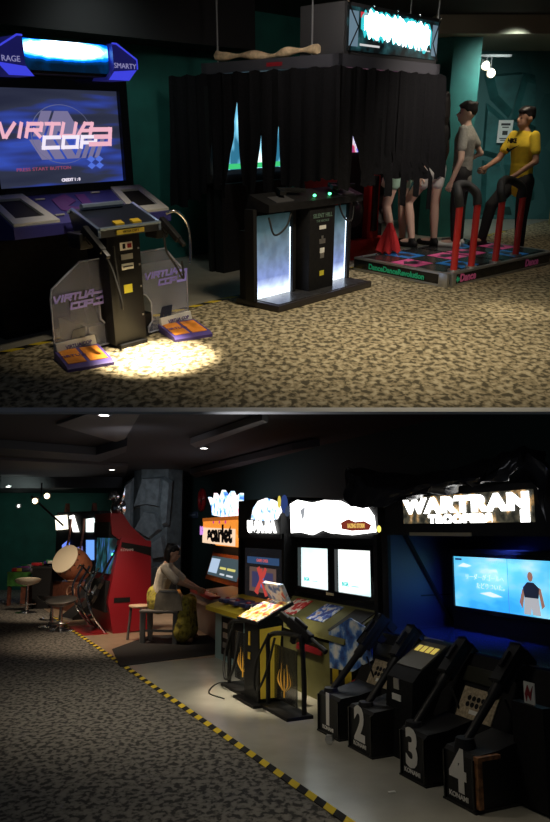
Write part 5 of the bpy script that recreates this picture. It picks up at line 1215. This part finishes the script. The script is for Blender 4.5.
for x in ((67.5, 545), (81, 540), (97.5, 545)):
    p = DF(*x, y=bk_-.1); MB().tube(spline([(p.x-.06, bk_-.08, .75), (p.x+.03, bk_-.12, 1.1), (p.x-.02, bk_-.06, 1.35), (p.x+.01, bk_-.05, 1.75)], 6), .028, 7).build('carved_post', woo, dg_)
for px, py, h in ((68, 512, .35), (95, 512, .3)):
    p = DF(px, py, y=bk_+.1); MB().prism([(p.x-.1, p.z-.2), (p.x+.02, p.z+.2), (p.x+.12, p.z-.15), (p.x+.02, p.z-.3)], 'y', bk_+.02, bk_+.12).build('wing_finial', woo, dg_)
# the drum
dp = DF(67, 562, y=.05)
dM = Matrix.Translation((dp.x, .1, dp.z)) @ Matrix.Rotation(radians(22), 4, 'Z') @ Matrix.Rotation(radians(62), 4, 'X')
dr_ = thing('taiko_drum', 'tilted barrel drum with a cream skin above the wooden drum base', 'drum', DF); dr_.matrix_world = DF.M @ dM
MB().lathe([(0, -.36), (.27, -.36), (.31, -.18), (.31, .0), (.275, .12), (0, .12)]).build('drum_shell', mat('red_brown_shell', (.28, .10, .05), .4, noise=(12, .3)), dr_)
MB().lathe([(0, .12), (.275, .12), (.29, .135), (.285, .15), (.2, .156), (0, .156)]).build('drum_skin', mat('cream_drum_skin', (.75, .65, .48), .6), dr_)
rs = MB()
for i in range(16): rs.ell((.295*cos(i*pi/8), .295*sin(i*pi/8), .10), (.014, .014, .014), u=6, v=5)
rs.build('tack_ring', BLK, dr_)
MB().box(-.03, .03, -.03, .03, -.75, -.3).build('drum_stand', MTB, dr_)
st2 = thing('drum_stick_rest', 'black angled step in front of the drum base', 'step', DF)
MB().prism([(-.55, 0.004), (-.1, 0.004), (-.02, .34), (-.08, .34)], 'x', a1-.1, a1+.35).build('sloped_board', BLK, st2)
MB().box(a1-.12, a1+.37, -.56, -.5, .004, .03).build('foot_edge', SIL, st2)

# ------------------------------------------------------------------ bar stools
def bar_stool(fr, label, h, tilt, seatc):
    g = thing('bar_stool', label, 'stool', fr, 'chrome bar stools on the dark carpet')
    MB().lathe([(0, 0), (.2, 0), (.2, .012), (.06, .035), (.035, .06), (0, .06)]).build('base', CHR, g)
    MB().lathe([(0, .05), (.03, .05), (.03, h*.55), (.024, h*.55), (.024, h-.02), (0, h-.02)]).build('stem', CHR, g)
    M = Matrix.Translation((0, 0, h)) @ Matrix.Rotation(tilt, 4, 'X')
    MB().lathe([(0, -.06), (.1, -.05), (.2, -.01), (.235, .035), (.225, .045), (.15, .01), (0, -.005)], M).build('seat', seatc, g)
    MB().lathe([(0, -.004), (.15, .011), (.2, .035), (0, .02)], M).build('seat_pad', seatc, g)
    MB().tube([(.16*cos(t), .16*sin(t)-.02, h*.3) for t in [pi+i*pi/10 for i in range(11)]], .011, 6).build('foot_ring', CHR, g)
    return g
ivory = mat('ivory_seat', (.6, .52, .4), .4)
s1 = Fr(B, B.F(26, 613), 20)
bar_stool(s1, 'ivory-topped chrome bar stool standing alone beside the green wall', s1(26, 582, y=0).z, radians(-14), ivory)
s2 = Fr(B, B.F(60, 631), -10); bar_stool(s2, 'chrome bar stool with dark seat overlapping its pair, nearer the tape', s2(60, 602, y=0).z, radians(10), mat('grey_seat', (.2, .18, .16), .35))
s3 = Fr(B, B.F(51, 627), -30); bar_stool(s3, 'chrome bar stool with dark seat overlapping its pair, farther from the tape', s3(50, 599, y=0).z, radians(-8), mat('grey_seat', (.2, .18, .16), .35))

# ------------------------------------------------------------------ toy table, bin, crate at far left
tq = B.F(32, 606)
TT = Fr(B, (tq.x, tq.y), -5)
tt_ = thing('toy_table', 'low green-clothed table against the green wall', 'table', TT)
c0, c1 = TT(6, 590, y=0).x, TT(40, 590, y=0).x; zt_ = TT(20, 572, y=0).z
MB().box(c0, c1, 0, .8, zt_-.04, zt_).build('table_top', mat('brown_table', (.12, .07, .045), .6), tt_)
MB().box(c0+.02, c0+.5, -.015, 0, zt_-.28, zt_).build('table_cloth', mat('leaf_green_cloth', (.06, .22, .04), .8, noise=(10, .4)), tt_)
for x in (c0+.05, c1-.05):
    for y in (.05, .75): MB().box(x-.03, x+.03, y-.03, y+.03, 0, zt_-.04).build('leg', woo, tt_)
MB().box(c0+.3, c1-.02, .02, .5, 0, zt_-.12).build('drawer_box', woo, tt_)
BF = Fr(B, B.F(44, 609), -8)
e0, e1 = BF(31, 590, y=0).x, BF(51, 590, y=0).x; zb_ = BF(44, 567, y=0).z
bn = thing('prize_bin', 'black prize bin heaped with coloured packets by the drum game', 'bin', BF)
MB().prism([(e0+.04, 0), (e1-.04, 0), (e1, zb_), (e0, zb_)], 'y', 0, .5).build('bin_body', BLK, bn)
MB().box(e0-.02, e1+.02, -.02, .52, zb_-.03, zb_+.01).build('bin_rim', RUB, bn)
cols = [(.5, .03, .04), (.04, .08, .4), (.03, .3, .1), (.55, .45, .05), (.3, .05, .3), (.55, .5, .45), (.05, .05, .08), (.03, .03, .3)]
words = ['red', 'navy blue', 'green', 'yellow', 'purple', 'white', 'black', 'dark blue']
rp = random.Random(3)
for i in range(8):
    x = e0+.06+(e1-e0-.12)*((i*3) % 8)/7; y = .06+.38*((i*5) % 8)/7
    M = Matrix.Rotation(rp.uniform(-.5, .5), 4, 'Z') @ Matrix.Rotation(rp.uniform(-.35, .35), 4, 'X')
    solo('toy_packet', MB().box(-.09, .09, -.06, .06, 0, .06, .015, M=M), mat('packet_'+words[i].replace(' ', '_'), cols[i], .4), BF.sub(x, y, zb_+.02+.02*(i % 3)), words[i]+' toy packet heaped on top of the black prize bin', 'toy packet', 'packets on the prize bin')
for i in range(7):
    x = c0+.1+(c1-c0-.5)*i/6; M = Matrix.Rotation(rp.uniform(-.5, .5), 4, 'Z')
    solo('toy_packet', MB().box(-.08, .08, -.06, .06, 0, .07+.03*(i % 3), .015, M=M), mat('packet_'+words[i].replace(' ', '_'), cols[i], .4), TT.sub(x, .2+.12*(i % 3), zt_), words[i]+' toy packet lying on the green-clothed table', 'toy packet', 'packets on the low table')

# sign on the teal wall, dark bag at the right edge
sq2 = W(193, 515, y=2.33)
ws_ = thing('wall_sign', 'small dim blue sign on the dark wall between rock column and orange cabinet', 'sign', Fr(B, W.L @ Vector((sq2.x, 2.345, sq2.z)), -65))
MB().box(-.3, .3, -.03, 0, -.07, .07).build('sign_board', mat('dim_blue_board', (.04, .06, .11), .5), ws_)
MB().box(-.24, .2, -.033, -.03, -.015, .02).build('sign_print', mat('pale_print', (.25, .3, .4), .6), ws_)
bq_ = B.F(549, 812)
def lump(u, v):
    th = 2*pi*u; ph = pi*(v*.93+.035); r = 1+.14*sin(3*th+2*v)*sin(ph)+.08*sin(7*th)*sin(ph)+.06*sin(9*ph)
    return (.17*r*sin(ph)*cos(th), .15*r*sin(ph)*sin(th), max(.004, .13+.15*r*cos(ph)))
solo('cloth_bag', MB().grid(lump, 36, 18), mat('black_bag_cloth', (.012, .012, .013), .9, noise=(25, .4)), Fr(B, (bq_.x+.06, bq_.y+.12), 0), 'slumped black cloth bag on the vinyl beside pod number four', 'bag', smooth=80)
# small litter on the vinyl
lf = Fr(B, B.F(392, 793), 20)
solo('paper_scrap', MB().box(-.022, .022, -.01, .01, .003, .009, .002), PAP, lf, 'tiny white scrap on the vinyl floor in front of pod number three', 'scrap')
cq_ = B.F(329, 744)
cs_ = thing('caster_wheel', 'small steel caster lying at the foot of pod number one', 'caster', Fr(B, (cq_.x, cq_.y-.03, .003), -20))
MB().lathe([(0, -.012), (.026, -.012), (.03, 0), (.026, .012), (0, .012)], Matrix.Translation((0, 0, .03)) @ Matrix.Rotation(pi/2, 4, 'X')).build('wheel', CHR, cs_)
MB().prism([(-.03, .03), (.03, .03), (.02, .065), (-.02, .065)], 'y', -.016, .016).build('fork', SIL, cs_)
# ================================================================== light
cam = bpy.data.cameras.new('camera'); cam.sensor_fit = 'VERTICAL'; cam.sensor_height = 24; cam.lens = 24*FPX/822; cam.clip_end = 100; cam.clip_start = .05
co = bpy.data.objects.new('camera', cam); COL.objects.link(co); co.location = CAM; co.rotation_euler = (pi/2+B.p, 0, 0)
scene.camera = co
w = bpy.data.worlds.new('hall_gloom'); scene.world = w; w.use_nodes = True
w.node_tree.nodes['Background'].inputs['Color'].default_value = (.5, .6, .75, 1); w.node_tree.nodes['Background'].inputs['Strength'].default_value = .03
v = scene.view_settings; v.view_transform = 'Standard'; v.look = 'None'; v.exposure = 0; v.gamma = 1; v.use_curve_mapping = False
scene.display_settings.display_device = 'sRGB'
warm = (1, .86, .62)
# upper hall
p = A.F(157, 357); spot(A, (p.x+.1, p.y-.1, 2.5), (p.x, p.y, 0), 3200, warm, 21, 1., .03)
spot(A, (-.75, 4.3, 2.5), (-1.0, 4.85, .6), 60, warm, 50, .9, .05)
spot(A, (.9, 4.6, 2.55), (.9, 5.2, 0), 270, warm, 95, 1., .25)
p = A.F(515, 311); spot(A, (p.x, p.y+.05, 2.5), (p.x, p.y, 0), 110, warm, 20, 1., .05)
spot(A, (2.6, 8.0, 2.5), (2.3, 8.6, 1.), 55, (1, .85, .65), 100, 1., .2)
spot(A, (2.9, 9.3, 2.35), (2.6, 11.0, 1.0), 120, (.85, 1, .95), 100, 1., .2)
spot(A, (.6, 8.2, 2.5), (1.2, 7.9, .3), 20, (1, .85, .7), 80, 1., .2)
q = VF.L @ Vector((1.0, 1.1, 2.45)); t = VF.L @ Vector((1.3, 2.25, 1.5)); spot(A, q, t, 26, (.85, 1, .95), 120, 1., .2)  # added wash lamp that brightens the teal wall
q = K.L @ Vector((-1.1, -.6, 2.55)); t = K.L @ Vector((.2, .5, 1.9)); spot(A, q, t, 60, (1, .9, .8), 80, 1., .1)
q = K.L @ Vector((1.6, -1.3, 2.55)); t = K.L @ Vector((1.2, .9, .4)); spot(A, q, t, 150, (1, .88, .75), 70, 1., .1)  # added warm fill to light the dancers' legs
# lower hall
p = B.F(262, 697); spot(B, (p.x-.05, p.y-.2, 2.6), (p.x, p.y, 0), 330, warm, 36, .9, .05)
spot(B, (-1.4, 6.0, 2.55), (-1.0, 6.6, 0), 105, (1, .88, .68), 100, 1., .2)
spot(B, (.0, 4.2, 1.95), (.3, 4.7, 0), 18, (1, .88, .7), 110, 1., .2)
p = B.F(70, 648); spot(B, (p.x+.3, p.y+.1, 2.5), (p.x+.3, p.y+.6, 0), 190, (1, .78, .56), 70, .9, .1)
p = B.F(165, 620); spot(B, (p.x-.1, p.y-1.1, 2.6), (p.x, p.y, .6), 260, (1, .85, .68), 45, .9, .06)
p = B.F(120, 640); spot(B, (p.x-.3, p.y-1.9, 2.5), (p.x-.1, p.y+.6, .6), 70, (1, .8, .6), 50, .9, .06)
p = B.F(60, 615); spot(B, (p.x+.4, p.y-1.8, 2.4), (p.x, p.y, .5), 260, (1, .8, .58), 60, .9, .06)
spot(B, (-5.5, 15.2, 2.4), (-7.0, 18, 1.4), 42, (.8, 1, .9), 120, 1., .2)
p = CF.o; spot(B, (p.x+.2, p.y-2.6, 2.4), (p.x, p.y, 1.7), 50, (.8, .9, 1), 70, 1., .2)
spot(B, (-1.8, 8.2, 2.3), (-1.8, 10, 2.75), 8, (.9, .9, 1), 150, 1., .2)  # added lamp pointing upward to lighten the ceiling

q = W.L @ Vector((1.6, -1.6, 1.95)); t = W.L @ Vector((.7, .6, 1.85)); spot(B, q, t, 16, (.9, .92, 1), 75, 1., .1)  # added fill that brings out the black plastic sheet
q = W.L @ Vector((.75, 1.2, 1.488)); t = W.L @ Vector((.45, 1.3, .7)); hl = area(B, q, t, 10, (.06, .12, 1), .22, .22, 'hood_blue_lamp'); hl.data.spread = radians(110)
